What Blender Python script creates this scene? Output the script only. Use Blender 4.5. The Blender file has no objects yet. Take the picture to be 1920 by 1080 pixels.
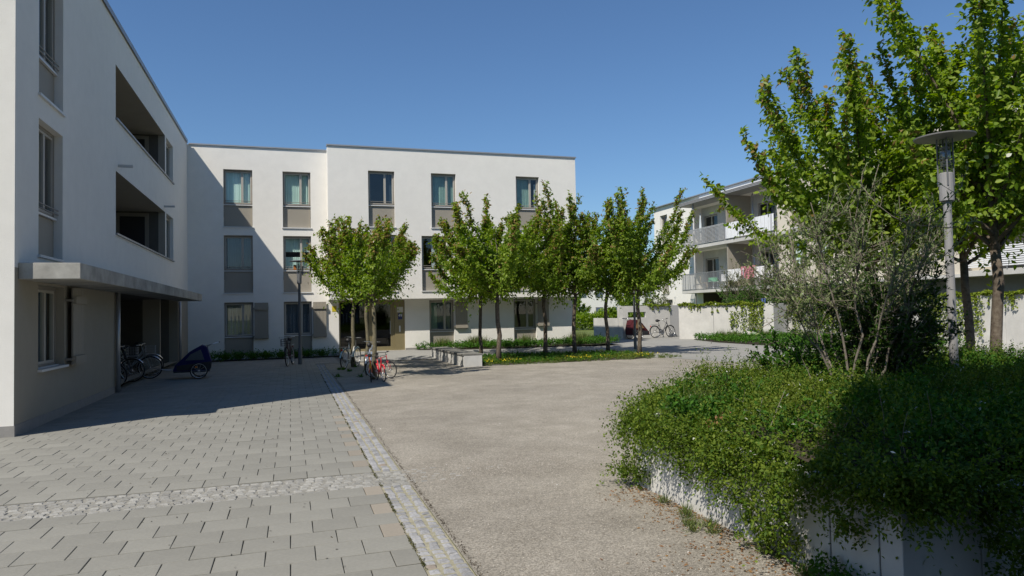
import bpy, math, random
import numpy as np
from mathutils import Vector, Matrix
random.seed(7)
S = bpy.context.scene
COL = S.collection
R = math.radians

# ---------------------------------------------------------------- camera, sky, sun
cam_d = bpy.data.cameras.new('camera'); cam = bpy.data.objects.new('camera', cam_d); COL.objects.link(cam)
yaw, pit, rol = 0.310812739, 0.0355063762, -0.0212670094
fw = Vector((math.sin(yaw)*math.cos(pit), math.cos(yaw)*math.cos(pit), math.sin(pit)))
r0 = Vector((math.cos(yaw), -math.sin(yaw), 0)); u0 = r0.cross(fw)
rt = math.cos(rol)*r0 + math.sin(rol)*u0; up = -math.sin(rol)*r0 + math.cos(rol)*u0
cam.matrix_world = Matrix(((rt.x, up.x, -fw.x, 0), (rt.y, up.y, -fw.y, 0), (rt.z, up.z, -fw.z, 1.75), (0, 0, 0, 1)))
cam_d.sensor_width = 36; cam_d.lens = 1296.16/1920*36; cam_d.clip_start = 0.05; cam_d.clip_end = 3000
S.camera = cam
LD = Vector((0.5248, 0.3896, -0.7568))              # the way sunlight travels
W = bpy.data.worlds.new('World'); S.world = W; W.use_nodes = True
nt = W.node_tree; bg = nt.nodes['Background']
sky = nt.nodes.new('ShaderNodeTexSky'); sky.sky_type = 'NISHITA'; sky.sun_disc = False
sky.sun_elevation = R(49.2); sky.sun_rotation = R(233.4)
sky.altitude = 500; sky.air_density = 1.3; sky.dust_density = 0.0; sky.ozone_density = 10
nt.links.new(sky.outputs[0], bg.inputs[0]); bg.inputs[1].default_value = 0.094
sun_d = bpy.data.lights.new('sun', 'SUN'); sun = bpy.data.objects.new('sun', sun_d); COL.objects.link(sun)
sun_d.energy = 5.0; sun_d.angle = R(0.53); sun_d.color = (1, 0.935, 0.83)
sun.rotation_euler = LD.to_track_quat('-Z', 'Y').to_euler(); sun.location = (-20, -15, 30)
S.view_settings.view_transform = 'Standard'; S.view_settings.look = 'None'
S.view_settings.exposure = 0.15; S.view_settings.gamma = 1
S.render.engine = 'CYCLES'
S.cycles.max_bounces = 7; S.cycles.transparent_max_bounces = 12
S.cycles.use_denoising = True

# ---------------------------------------------------------------- materials
def mat(name, col, rough=.85, var=.12, scale=6, bump=0, bscale=120, spec=.3, metal=0, rnd=None, rvar=.25, detail=5, var2=0, scale2=.5, tint=None):
    m = bpy.data.materials.new(name); m.use_nodes = True
    n = m.node_tree.nodes; l = m.node_tree.links; b = n['Principled BSDF']
    b.inputs['Roughness'].default_value = rough; b.inputs['Metallic'].default_value = metal
    b.inputs['Specular IOR Level'].default_value = spec
    tc = n.new('ShaderNodeTexCoord')
    nz = n.new('ShaderNodeTexNoise'); nz.inputs['Scale'].default_value = scale; nz.inputs['Detail'].default_value = detail
    nz.inputs['Roughness'].default_value = .65
    l.new(tc.outputs['Object'], nz.inputs['Vector'])
    rp = n.new('ShaderNodeValToRGB')
    t2 = tint or col
    rp.color_ramp.elements[0].position = .3; rp.color_ramp.elements[1].position = .7
    rp.color_ramp.elements[0].color = (*[c*(1-var) for c in col], 1)
    rp.color_ramp.elements[1].color = (*[min(c*(1+var), 1) for c in t2], 1)
    l.new(nz.outputs['Fac'], rp.inputs['Fac'])
    out = rp.outputs['Color']
    def mul(out, src, lo, hi):
        mr = n.new('ShaderNodeMapRange'); mr.inputs['To Min'].default_value = lo; mr.inputs['To Max'].default_value = hi
        l.new(src, mr.inputs['Value'])
        mx = n.new('ShaderNodeMix'); mx.data_type = 'RGBA'; mx.blend_type = 'MULTIPLY'; mx.inputs['Factor'].default_value = 1
        l.new(out, mx.inputs[6]); l.new(mr.outputs[0], mx.inputs[7])
        return mx.outputs[2], mr
    if var2:
        n2 = n.new('ShaderNodeTexNoise'); n2.inputs['Scale'].default_value = scale2; n2.inputs['Detail'].default_value = 6
        n2.inputs['Roughness'].default_value = .6
        l.new(tc.outputs['Object'], n2.inputs['Vector'])
        out, mr = mul(out, n2.outputs['Fac'], 1-var2, 1+var2)
        mr.inputs['From Min'].default_value = .3; mr.inputs['From Max'].default_value = .7
    if rnd == 'object':
        oi = n.new('ShaderNodeObjectInfo'); out, _ = mul(out, oi.outputs['Random'], 1-rvar, 1+rvar)
    elif rnd == 'island':
        g = n.new('ShaderNodeNewGeometry'); out, _ = mul(out, g.outputs['Random Per Island'], 1-rvar, 1+rvar)
    l.new(out, b.inputs['Base Color'])
    if bump:
        nb = n.new('ShaderNodeTexNoise'); nb.inputs['Scale'].default_value = bscale; nb.inputs['Detail'].default_value = 3
        l.new(tc.outputs['Object'], nb.inputs['Vector'])
        bp = n.new('ShaderNodeBump'); bp.inputs['Strength'].default_value = bump; bp.inputs['Distance'].default_value = .01
        l.new(nb.outputs['Fac'], bp.inputs['Height']); l.new(bp.outputs['Normal'], b.inputs['Normal'])
    return m
def leafmat(name, cols, trans=.3, rough=.55, spec=.15):
    m = bpy.data.materials.new(name); m.use_nodes = True
    n = m.node_tree.nodes; l = m.node_tree.links; b = n['Principled BSDF']; o = n['Material Output']
    b.inputs['Roughness'].default_value = rough; b.inputs['Specular IOR Level'].default_value = spec
    g = n.new('ShaderNodeNewGeometry'); rp = n.new('ShaderNodeValToRGB')
    e = rp.color_ramp.elements
    for i, c in enumerate(cols):
        p = i/(len(cols)-1)
        x = e[0] if i == 0 else (e[1] if i == len(cols)-1 else e.new(p))
        x.position = p
        x.color = (*c, 1)
    l.new(g.outputs['Random Per Island'], rp.inputs['Fac']); l.new(rp.outputs['Color'], b.inputs['Base Color'])
    t = n.new('ShaderNodeBsdfTranslucent'); mx = n.new('ShaderNodeMixShader'); mx.inputs[0].default_value = trans
    hs = n.new('ShaderNodeHueSaturation'); hs.inputs['Saturation'].default_value = 1.15; hs.inputs['Value'].default_value = 1.25
    l.new(rp.outputs['Color'], hs.inputs['Color']); l.new(hs.outputs[0], t.inputs[0])
    l.new(b.outputs[0], mx.inputs[1]); l.new(t.outputs[0], mx.inputs[2]); l.new(mx.outputs[0], o.inputs[0])
    return m
def glassmat(name, tint=(.75, .85, .84), boost=.06):
    m = bpy.data.materials.new(name); m.use_nodes = True
    n = m.node_tree.nodes; l = m.node_tree.links; o = n['Material Output']; n.remove(n['Principled BSDF'])
    t = n.new('ShaderNodeBsdfTransparent'); t.inputs[0].default_value = (*tint, 1)
    gl = n.new('ShaderNodeBsdfGlossy'); gl.inputs['Roughness'].default_value = .01
    ge = n.new('ShaderNodeNewGeometry'); dt = n.new('ShaderNodeVectorMath'); dt.operation = 'DOT_PRODUCT'   # Schlick, the same from both sides
    l.new(ge.outputs['Incoming'], dt.inputs[0]); l.new(ge.outputs['Normal'], dt.inputs[1])
    def mth(op, a, v=None):
        q = n.new('ShaderNodeMath'); q.operation = op; l.new(a, q.inputs[0])
        if v is not None: q.inputs[1].default_value = v
        return q
    ab = mth('ABSOLUTE', dt.outputs['Value']); om = n.new('ShaderNodeMath'); om.operation = 'SUBTRACT'; om.inputs[0].default_value = 1; l.new(ab.outputs[0], om.inputs[1])
    p5 = mth('POWER', om.outputs[0], 5); sc_ = mth('MULTIPLY', p5.outputs[0], .9); ad = mth('ADD', sc_.outputs[0], boost+.03)
    mx = n.new('ShaderNodeMixShader'); l.new(ad.outputs[0], mx.inputs[0]); l.new(t.outputs[0], mx.inputs[1]); l.new(gl.outputs[0], mx.inputs[2])
    l.new(mx.outputs[0], o.inputs[0])
    return m
M = {}
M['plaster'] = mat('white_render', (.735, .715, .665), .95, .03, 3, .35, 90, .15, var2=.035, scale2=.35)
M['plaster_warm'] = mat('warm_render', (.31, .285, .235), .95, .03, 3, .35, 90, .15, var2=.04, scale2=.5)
M['beige'] = mat('beige_render', (.60, .55, .46), .95, .03, 3, .2, 90, .15, var2=.04, scale2=.4)
M['plinth'] = mat('plinth_grey', (.26, .25, .235), .95, .08, 8, .3, 60, .2)
M['coping'] = mat('zinc_coping', (.30, .31, .33), .5, .06, 5, spec=.5, metal=.4)
M['concrete'] = mat('concrete', (.50, .49, .46), .9, .08, 2.5, .15, 60, .2, var2=.12, scale2=.7)
M['concrete_dark'] = mat('weathered_concrete', (.34, .33, .30), .92, .18, 3, .2, 60, .2, var2=.32, scale2=1.3)
M['taupe'] = mat('taupe_panel', (.285, .26, .215), .65, .03, 2, spec=.35)
M['taupe_frame'] = mat('taupe_frame', (.235, .215, .185), .5, .03, 3, spec=.4)
M['sash'] = mat('sash_frame', (.40, .375, .33), .5, .03, 3, spec=.4)
M['olive'] = mat('olive_metal', (.20, .165, .085), .45, .04, 3, spec=.5)
M['sill'] = mat('sill_metal', (.62, .62, .61), .45, .04, 4, spec=.5)
M['steel'] = mat('galvanised_steel', (.42, .43, .45), .4, .06, 20, metal=.6, spec=.5)
M['spout'] = mat('spout_grey', (.45, .46, .46), .5, .05, 8)
M['greypaint'] = mat('grey_paint', (.36, .36, .355), .5, .06, 12, spec=.4)
M['lampgrey'] = mat('lamp_grey', (.27, .265, .265), .45, .05, 12, spec=.5)
M['lampdark'] = mat('lamp_dark_grey', (.12, .125, .135), .45, .05, 12, spec=.5)
M['glass'] = glassmat('window_glass', (.84, .93, .91)); M['lampglass'] = glassmat('lamp_glass', (.8, .85, .85), .1)
M['darkglass'] = glassmat('dark_glass', (.22, .26, .26), .03)
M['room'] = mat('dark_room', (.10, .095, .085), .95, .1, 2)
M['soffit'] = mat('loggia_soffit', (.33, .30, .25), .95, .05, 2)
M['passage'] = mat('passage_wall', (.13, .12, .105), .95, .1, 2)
M['cur_teal'] = mat('teal_curtain', (.70, .80, .75), .9, .05, 3)
M['cur_white'] = mat('white_curtain', (.72, .72, .74), .9, .05, 3)
M['cur_dark'] = mat('dark_curtain', (.10, .13, .17), .9, .1, 3)
M['cur_green'] = mat('green_curtain', (.30, .40, .36), .9, .15, 6)
M['cur_beige'] = mat('beige_curtain', (.42, .40, .33), .9, .1, 6)
M['white'] = mat('white_fascia', (.78, .79, .80), .5, .03, 4, spec=.4)
M['eave'] = mat('eave_grey', (.27, .27, .275), .6, .05, 6)
M['bark'] = mat('bark_brown', (.105, .075, .058), .95, .35, 14, .6, 30, .1, var2=.25, scale2=3, tint=(.13, .11, .085))
M['barkgreen'] = mat('bark_greenish', (.135, .12, .08), .95, .3, 14, .6, 30, .1, var2=.2, scale2=3)
M['stem'] = mat('grey_bark', (.19, .165, .135), .95, .25, 20, .4, 40, .1)
M['leaf'] = leafmat('tree_leaf', [(.105, .20, .015), (.17, .28, .022), (.235, .35, .030), (.295, .385, .05)], .52, .45, .3)
M['leaf2'] = leafmat('tree_leaf_dark', [(.095, .185, .013), (.15, .255, .02), (.205, .315, .027), (.26, .355, .045)], .52, .45, .3)
M['leaftip'] = leafmat('bronze_leaf', [(.26, .18, .06), (.24, .24, .05), (.28, .20, .08)], .4)
M['cover'] = leafmat('cover_leaf', [(.045, .10, .010), (.08, .155, .014), (.12, .20, .018), (.17, .225, .03)], .38)
M['coveryellow'] = leafmat('cover_leaf_yellow', [(.09, .14, .016), (.14, .19, .022), (.20, .235, .04)], .38)
M['coverdeep'] = leafmat('cover_leaf_deep', [(.03, .085, .012), (.05, .13, .016), (.075, .18, .022)], .35)
M['coverdark'] = leafmat('bed_leaf', [(.035, .10, .012), (.06, .15, .018), (.09, .20, .024)], .35)
M['grassblade'] = leafmat('grass_blade', [(.06, .10, .02), (.10, .15, .03), (.16, .19, .06)], .25)
M['ivy'] = leafmat('ivy_leaf', [(.10, .15, .012), (.15, .20, .018), (.20, .25, .025)], .25)
M['willow'] = leafmat('willow_leaf', [(.12, .18, .055), (.18, .235, .09), (.26, .30, .14)], .35)
M['shrubdark'] = leafmat('dark_shrub_leaf', [(.025, .065, .012), (.045, .10, .016), (.08, .14, .022)], .3)
M['olivebush'] = leafmat('olive_bush_leaf', [(.07, .10, .03), (.10, .13, .045), (.14, .16, .06)], .25)
M['straw'] = leafmat('dry_litter', [(.25, .15, .06), (.32, .22, .10), (.20, .10, .05)], .1)
M['soilbit'] = leafmat('leaf_scrap', [(.05, .04, .03), (.09, .07, .05), (.12, .10, .07)], .05)
M['mossy'] = leafmat('moss_green', [(.05, .06, .02), (.08, .09, .03), (.12, .11, .05)], .1)
M['yellowflower'] = leafmat('dandelion', [(.62, .48, .02), (.7, .58, .03)], .1)
M['whiteflower'] = leafmat('white_petal', [(.6, .6, .55), (.7, .7, .65)], .1)
M['soil'] = mat('soil', (.045, .036, .026), .98, .3, 9, .6, 40)
M['joint'] = mat('joint_sand', (.105, .10, .08), .98, .25, 20, .4, 150)
M['jointpale'] = mat('pollen_joint', (.30, .28, .20), .98, .25, 14, .4, 150)
M['jointgrey'] = mat('grit_joint', (.25, .24, .21), .98, .3, 25, .5, 150)
M['paver'] = mat('paver', (.232, .226, .199), .9, .07, 30, .12, 260, .25, rnd='object', rvar=.075, var2=.06, scale2=2.2)
M['paverall'] = mat('paver_far', (.232, .226, .199), .9, .07, 30, .12, 260, .25, rnd='island', rvar=.075, var2=.06, scale2=2.2)
M['pavertan'] = mat('paver_tan', (.268, .238, .195), .9, .07, 30, .12, 260, .25, rnd='object', rvar=.08)
M['cobble'] = mat('granite_cobble', (.275, .275, .28), .85, .2, 60, .3, 200, .3, rnd='object', rvar=.2)
M['cobbleall'] = mat('granite_cobble_far', (.275, .275, .28), .85, .2, 60, .3, 200, .3, rnd='island', rvar=.2)
M['cobblewarm'] = mat('channel_cobble', (.27, .265, .245), .9, .2, 60, .3, 200, .3, rnd='object', rvar=.2)
M['cobblewarmall'] = mat('channel_cobble_far', (.27, .265, .245), .9, .2, 60, .3, 200, .3, rnd='island', rvar=.2)
M['rust'] = mat('rusty_cobble', (.25, .215, .18), .9, .15, 40, .3, 200)
M['path'] = mat('path_concrete', (.265, .26, .24), .92, .06, 9, .15, 180, .2, var2=.08, scale2=.5)
M['stone'] = leafmat('gravel_stone', [(.18, .16, .13), (.25, .225, .185), (.30, .275, .23), (.42, .39, .34)], 0, .9, .2)
M['grassland'] = mat('lawn_turf', (.075, .115, .028), .98, .25, 3, .8, 30, var2=.2, scale2=.3, tint=(.12, .14, .04))
M['rubber'] = mat('tyre_rubber', (.018, .018, .019), .8, .1, 20)
M['chrome'] = mat('bright_metal', (.62, .63, .65), .28, .03, 10, metal=.9, spec=.5)
M['black'] = mat('black_plastic', (.02, .02, .022), .55, .1, 20, spec=.4)
M['slab'] = mat('bench_slab', (.17, .165, .15), .95, .2, 8, .4, 60, var2=.25, scale2=2)
M['wood'] = mat('weathered_wood', (.26, .21, .14), .85, .15, 8)
def flat(name, c, rough=.5, spec=.4): return mat(name, c, rough, .06, 8, spec=spec)
# gravel yard: several scales of grain
def gravelmat():
    m = mat('gravel_ground', (.255, .232, .192), .97, .10, 1.6, .7, 110, .15, var2=.17, scale2=.33, tint=(.285, .262, .222))
    n = m.node_tree.nodes; l = m.node_tree.links; b = n['Principled BSDF']
    src = b.inputs['Base Color'].links[0].from_socket
    tc = n.new('ShaderNodeTexCoord')
    v = n.new('ShaderNodeTexVoronoi'); v.inputs['Scale'].default_value = 85; l.new(tc.outputs['Object'], v.inputs['Vector'])
    sp = n.new('ShaderNodeSeparateColor'); l.new(v.outputs['Color'], sp.inputs[0])
    mr = n.new('ShaderNodeMapRange'); mr.inputs['To Min'].default_value = .70; mr.inputs['To Max'].default_value = 1.34
    l.new(sp.outputs[0], mr.inputs['Value'])
    mx = n.new('ShaderNodeMix'); mx.data_type = 'RGBA'; mx.blend_type = 'MULTIPLY'; mx.inputs['Factor'].default_value = 1
    l.new(src, mx.inputs[6]); l.new(mr.outputs[0], mx.inputs[7]); l.new(mx.outputs[2], b.inputs['Base Color'])
    return m
M['gravel'] = gravelmat()

# ---------------------------------------------------------------- mesh and object helpers
BASE = {}
class MB:
    def __init__(s): s.v = []; s.f = []
    def quad(s, *p):
        i = len(s.v); s.v += [tuple(q) for q in p]; s.f.append(tuple(range(i, i+len(p))))
    def box(s, x0, y0, z0, x1, y1, z1, top=None):
        i = len(s.v)
        s.v += [(x0, y0, z0), (x1, y0, z0), (x1, y1, z0), (x0, y1, z0), (x0, y0, z1), (x1, y0, z1), (x1, y1, z1), (x0, y1, z1)]
        s.f += [(i, i+3, i+2, i+1), (i+4, i+5, i+6, i+7), (i, i+1, i+5, i+4), (i+1, i+2, i+6, i+5), (i+2, i+3, i+7, i+6), (i+3, i, i+4, i+7)]
    def obox(s, O, U, N, u0, u1, d0, d1, z0, z1):
        i = len(s.v)
        for z in (z0, z1):
            for u, d in ((u0, d0), (u1, d0), (u1, d1), (u0, d1)):
                s.v.append((O[0]+U[0]*u+N[0]*d, O[1]+U[1]*u+N[1]*d, z))
        s.f += [(i, i+3, i+2, i+1), (i+4, i+5, i+6, i+7), (i, i+1, i+5, i+4), (i+1, i+2, i+6, i+5), (i+2, i+3, i+7, i+6), (i+3, i, i+4, i+7)]
    def prism(s, poly, z0, z1, bottom=True):
        n = len(poly); i = len(s.v)
        s.v += [(x, y, z0) for x, y in poly] + [(x, y, z1) for x, y in poly]
        s.f.append(tuple(i+n+k for k in range(n)))
        if bottom: s.f.append(tuple(i+n-1-k for k in range(n)))
        for k in range(n):
            j = (k+1) % n; s.f.append((i+k, i+j, i+n+j, i+n+k))
    def tube(s, pts, rads, n=6, caps=True):
        pts = [Vector(p) for p in pts]
        if not hasattr(rads, '__len__'): rads = [rads]*len(pts)
        i = len(s.v); t0 = (pts[1]-pts[0]).normalized()
        a = t0.orthogonal().normalized()
        for k, p in enumerate(pts):
            t = (pts[min(k+1, len(pts)-1)]-pts[max(k-1, 0)]).normalized()
            a = (a-t*a.dot(t)).normalized(); b = t.cross(a)
            for j in range(n):
                c = 2*math.pi*j/n
                s.v.append(tuple(p+(a*math.cos(c)+b*math.sin(c))*rads[k]))
        for k in range(len(pts)-1):
            for j in range(n):
                q = (j+1) % n
                s.f.append((i+k*n+j, i+k*n+q, i+(k+1)*n+q, i+(k+1)*n+j))
        if caps:
            s.f.append(tuple(i+n-1-j for j in range(n))); e = i+(len(pts)-1)*n; s.f.append(tuple(e+j for j in range(n)))
    def lathe(s, prof, n=24, c=(0, 0, 0)):
        i = len(s.v)
        for r, z in prof:
            for j in range(n):
                a = 2*math.pi*j/n; s.v.append((c[0]+r*math.cos(a), c[1]+r*math.sin(a), c[2]+z))
        for k in range(len(prof)-1):
            for j in range(n):
                q = (j+1) % n; s.f.append((i+k*n+j, i+k*n+q, i+(k+1)*n+q, i+(k+1)*n+j))
        s.f.append(tuple(i+n-1-j for j in range(n))); e = i+(len(prof)-1)*n; s.f.append(tuple(e+j for j in range(n)))
    def torus(s, c, Rr, r, ax=1, nR=28, nr=6, a0=0, a1=2*math.pi):
        full = a1-a0 > 6.28; m = nR if full else nR+1; i = len(s.v)
        for k in range(m):
            a = a0+(a1-a0)*k/nR
            for j in range(nr):
                b = 2*math.pi*j/nr; q = Rr+r*math.cos(b); h = r*math.sin(b)
                s.v.append((c[0]+q*math.cos(a), c[1]+h, c[2]+q*math.sin(a)))
        for k in range(nR):
            k2 = (k+1) % m if full else k+1
            for j in range(nr):
                q = (j+1) % nr; s.f.append((i+k*nr+j, i+k*nr+q, i+k2*nr+q, i+k2*nr+j))
    def build(s, name, m, parent=None, smooth=False, bevel=0, top=False, loc=None):
        me = bpy.data.meshes.new(name)
        off = BASE.get(parent.name if parent else '', (0, 0, 0))
        if loc is not None: off = loc
        me.from_pydata([(x-off[0], y-off[1], z-off[2]) for x, y, z in s.v], [], s.f)
        for mm in (m if isinstance(m, (list, tuple)) else [m]): me.materials.append(M[mm] if isinstance(mm, str) else mm)
        if smooth: me.polygons.foreach_set('use_smooth', [True]*len(me.polygons))
        return link(name, me, parent, bevel, loc)
def link(name, me, parent=None, bevel=0, loc=None):
    o = bpy.data.objects.new(name, me); COL.objects.link(o)
    if parent: o.parent = parent; BASE[o.name] = BASE.get(parent.name, (0, 0, 0))
    elif loc is not None: o.location = loc; BASE[o.name] = tuple(loc)
    if bevel:
        b = o.modifiers.new('bevel', 'BEVEL'); b.width = bevel; b.segments = 2; b.limit_method = 'ANGLE'
    return o
def tag(o, label=None, cat=None, group=None, kind=None):
    if label: o['label'] = label
    if cat: o['category'] = cat
    if group: o['group'] = group
    if kind: o['kind'] = kind
    return o
def thing(name, label, cat, loc=(0, 0, 0), rz=0, group=None, world=True):
    o = bpy.data.objects.new(name, None); COL.objects.link(o); o.empty_display_size = .2
    o.location = loc; o.rotation_euler = (0, 0, rz)
    BASE[o.name] = tuple(loc) if world else (0, 0, 0)
    return tag(o, label, cat, group)
def struct(o): o['kind'] = 'structure'; return o
def stuff(o, label=None): o['kind'] = 'stuff'; return tag(o, label)
def meshnp(name, V, F, mats, idx=None, smooth=False):
    me = bpy.data.meshes.new(name); k = F.shape[1]
    me.vertices.add(len(V)); me.vertices.foreach_set('co', V.astype(np.float32).ravel())
    me.loops.add(F.size); me.loops.foreach_set('vertex_index', F.astype(np.int32).ravel())
    me.polygons.add(len(F)); me.polygons.foreach_set('loop_start', np.arange(0, F.size, k, dtype=np.int32))
    for m in mats: me.materials.append(M[m] if isinstance(m, str) else m)
    if idx is not None: me.polygons.foreach_set('material_index', idx.astype(np.int32))
    me.update(calc_edges=True); me.validate()
    return me
def nrm(a): return a/np.maximum(np.linalg.norm(a, axis=1, keepdims=True), 1e-9)
def leafmesh(name, P, D, L, Wd, mats, rng, idx=None, hexa=False, updir=None):
    n = len(P); P = np.asarray(P, float); D = nrm(np.asarray(D, float))
    L = np.broadcast_to(L, (n,))[:, None]; Wd = np.broadcast_to(Wd, (n,))[:, None]
    Nn = rng.normal(size=(n, 3))*.55+(np.array([0, 0, 1.]) if updir is None else updir)
    Sd = nrm(np.cross(D, Nn)); Nn = nrm(np.cross(Sd, D))
    if hexa:
        V = np.stack([P, P+D*L*.28+Sd*Wd*.42+Nn*Wd*.12, P+D*L*.62+Sd*Wd*.40+Nn*Wd*.10-Nn*L*.04, P+D*L-Nn*L*.14,
                      P+D*L*.62-Sd*Wd*.40+Nn*Wd*.10-Nn*L*.04, P+D*L*.28-Sd*Wd*.42+Nn*Wd*.12], 1).reshape(-1, 3)
        b = np.arange(n)[:, None]*6
        F = np.concatenate([b+np.array([[0, 1, 2, 3]]), b+np.array([[0, 3, 4, 5]])], 1).reshape(-1, 4)
        if idx is not None: idx = np.repeat(idx, 2)
    else:
        V = np.stack([P, P+D*L*.45+Sd*Wd*.5+Nn*Wd*.12, P+D*L, P+D*L*.45-Sd*Wd*.5+Nn*Wd*.12], 1).reshape(-1, 3)
        F = np.arange(n)[:, None]*4+np.array([[0, 1, 2, 3]])
    return meshnp(name, V, F, mats, idx)
def inpoly(x, y, poly):
    c = np.zeros(len(x), bool); n = len(poly)
    for i in range(n):
        x1, y1 = poly[i]; x2, y2 = poly[(i+1) % n]
        k = (y1 > y) != (y2 > y)
        with np.errstate(divide='ignore', invalid='ignore'): c ^= k & (x < (x2-x1)*(y-y1)/(y2-y1+1e-12)+x1)
    return c
def sampoly(poly, n, rng):
    p = np.array(poly); lo, hi = p.min(0), p.max(0); out = np.zeros((0, 2))
    while len(out) < n:
        q = lo+(hi-lo)*rng.random((n*2, 2)); out = np.concatenate([out, q[inpoly(q[:, 0], q[:, 1], poly)]])
    return out[:n]
def polydist(q, poly):
    d = np.full(len(q), 1e9)
    for i in range(len(poly)):
        a = np.array(poly[i]); b = np.array(poly[(i+1) % len(poly)]); ab = b-a
        t = np.clip(((q-a)@ab)/(ab@ab), 0, 1); d = np.minimum(d, np.linalg.norm(q-a-t[:, None]*ab, axis=1))
    return d

# ---------------------------------------------------------------- ground, gravel yard, paths
g = MB(); g.quad((-600, -600, -.09), (900, -600, -.09), (900, 900, -.09), (-600, 900, -.09))
struct(g.build('ground', 'grassland'))
GX = [(1.17, -8), (26, -8), (26, 8), (16, 15.5), (13.9, 18.2), (13.3, 20.2), (12.9, 22.4), (6.04, 22.1), (5.9, 26.6), (1.17, 26.6)]
gm = MB(); gm.quad(*[(x, y, 0) for x, y in GX]); gravel = struct(gm.build('gravel_yard', 'gravel'))
# the concrete path, sloping up a little to the entrance
def rise(x, y):
    t = min(max((y-25.5)/5.0, 0), 1); e = t*t*(3-2*t); k = 1-min(max((x-12)/4, 0), 1)
    return .15*e*k
pm = MB()
xs = [2.0, 4, 6, 8, 10, 12, 14, 16, 18, 20.6]; ys = [26.604, 27.6, 28.6, 29.6, 30.5, 31.55]
for i in range(len(xs)-1):
    for j in range(len(ys)-1):
        pm.quad(*[(a, b, .004+rise(a, b)) for a, b in ((xs[i], ys[j]), (xs[i+1], ys[j]), (xs[i+1], ys[j+1]), (xs[i], ys[j+1]))])
pm.quad((5.9, 26.604, .004), (20.6, 26.604, .004), (25.7, 19, .004), (25.7, 6, .004), (16, 15.5, .004), (13.9, 18.2, .004), (13.3, 20.2, .004), (12.9, 22.4, .004), (6.04, 22.2, .004))
pm.quad((16, 31.55, .004), (20.6, 31.55, .004), (24.6, 38.3, .004), (16, 38.3, .004)); pm.quad((20.6, 26.604, .004), (25.7, 19, .004), (25.7, 38.3, .004), (24.6, 38.3, .004), (20.6, 31.55, .004))
pm.quad((25.7, 6, .004), (60, -40, .004), (26, -8, .004), (26, 8, .004), (16, 15.5, .004))
struct(pm.build('path', 'path', smooth=False))
# loose stones on the gravel
def stones(name, pts, lo, hi, seed):
    rng = np.random.default_rng(seed); n = len(pts)
    s = (lo+(hi-lo)*rng.random(n)**2)[:, None, None]
    o = np.array([[1, 0, 0], [-1, 0, 0], [0, 1, 0], [0, -1, 0], [0, 0, .7], [0, 0, -.7]])
    V = pts[:, None, :]+(o[None]*(.7+.6*rng.random((n, 6, 1)))+rng.normal(size=(n, 6, 3))*.15)*s*.5
    f = np.array([[0, 2, 4], [2, 1, 4], [1, 3, 4], [3, 0, 4]])
    F = (np.arange(n)[:, None, None]*6+f[None]).reshape(-1, 3)
    return link(name, meshnp(name, V.reshape(-1, 3), F, ['stone']))
rng = np.random.default_rng(3)
N = 60000; yy = 3.4+15*rng.random(N)**2.0; xx = 1.2+(yy*1.15)*rng.random(N)
k = xx < 12; xx, yy = xx[k], yy[k]
stuff(stones('gravel', np.stack([xx, yy, np.full(len(xx), .002)], 1), .005, .017, 4), 'loose grey and buff gravel scattered over the yard')

# ---------------------------------------------------------------- pavers and cobbles
def paver_me(name, w, l, h, c, m, jit):
    r = random.Random(name); v = []
    for z, e in ((-h, 0), (-c, 0), (0, c)):
        for sx, sy in ((-1, -1), (1, -1), (1, 1), (-1, 1)):
            v.append((sx*(w/2-e)+r.uniform(-jit, jit), sy*(l/2-e)+r.uniform(-jit, jit), z+(r.uniform(-jit, jit)*.4 if z == 0 else 0)))
    f = [(8, 9, 10, 11)]
    for a in (0, 4):
        for k in range(4): q = (k+1) % 4; f.append((a+k, a+q, a+4+q, a+4+k))
    me = bpy.data.meshes.new(name); me.from_pydata(v, [], f); me.materials.append(M[m]); return me, v, f
pave = MB(); pave.quad((-22, -8, -.014), (.868, -8, -.014), (.868, 12.4, -.014), (-22, 12.4, -.014)); pave.quad((-12, 12.4, -.014), (.868, 12.4, -.014), (.868, 31.55, -.014), (-12, 31.55, -.014))
pave.quad((.868, 26.6, -.014), (2.0, 26.6, -.014), (2.0, 31.55, -.014), (.868, 31.55, -.014))
pavement = struct(pave.build('pavement', 'joint'))
PW, PL = .352, .336
variants = [paver_me('paver', PW-.006, PL-.006, .012, .0025, 'paver', .0015) for _ in range(5)]
tanv = paver_me('paver_tan', PW/2-.006, PL-.006, .012, .0025, 'pavertan', .0015)
halfv = paver_me('paver_half', PW/2-.006, PL-.006, .012, .0025, 'paver', .0015)
cells = []; rowi = 0
y = 3.9
while y < 30.6:
    x = .866-(PW/2 if rowi % 2 else 0)
    yc = y+PL/2
    if not (7.1 < yc < 8.05) :
        xe = .866
        if yc > 26.65: x += PW*3; xe = 1.9
        if rowi % 2 and yc < 26.6: cells.append((.866-PW/4, yc, 'half'))
        lim = -4.05 if yc > 12.4 else -yc*.36-.6
        if yc > 18 and yc < 29: lim = -9
        while x > lim: cells.append((x-PW/2, yc, 'full')); x -= PW
    y += PL; rowi += 1
cells.sort(key=lambda c: c[1]+abs(c[0])*.2)
rest = MB(); cnt = 0
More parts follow.
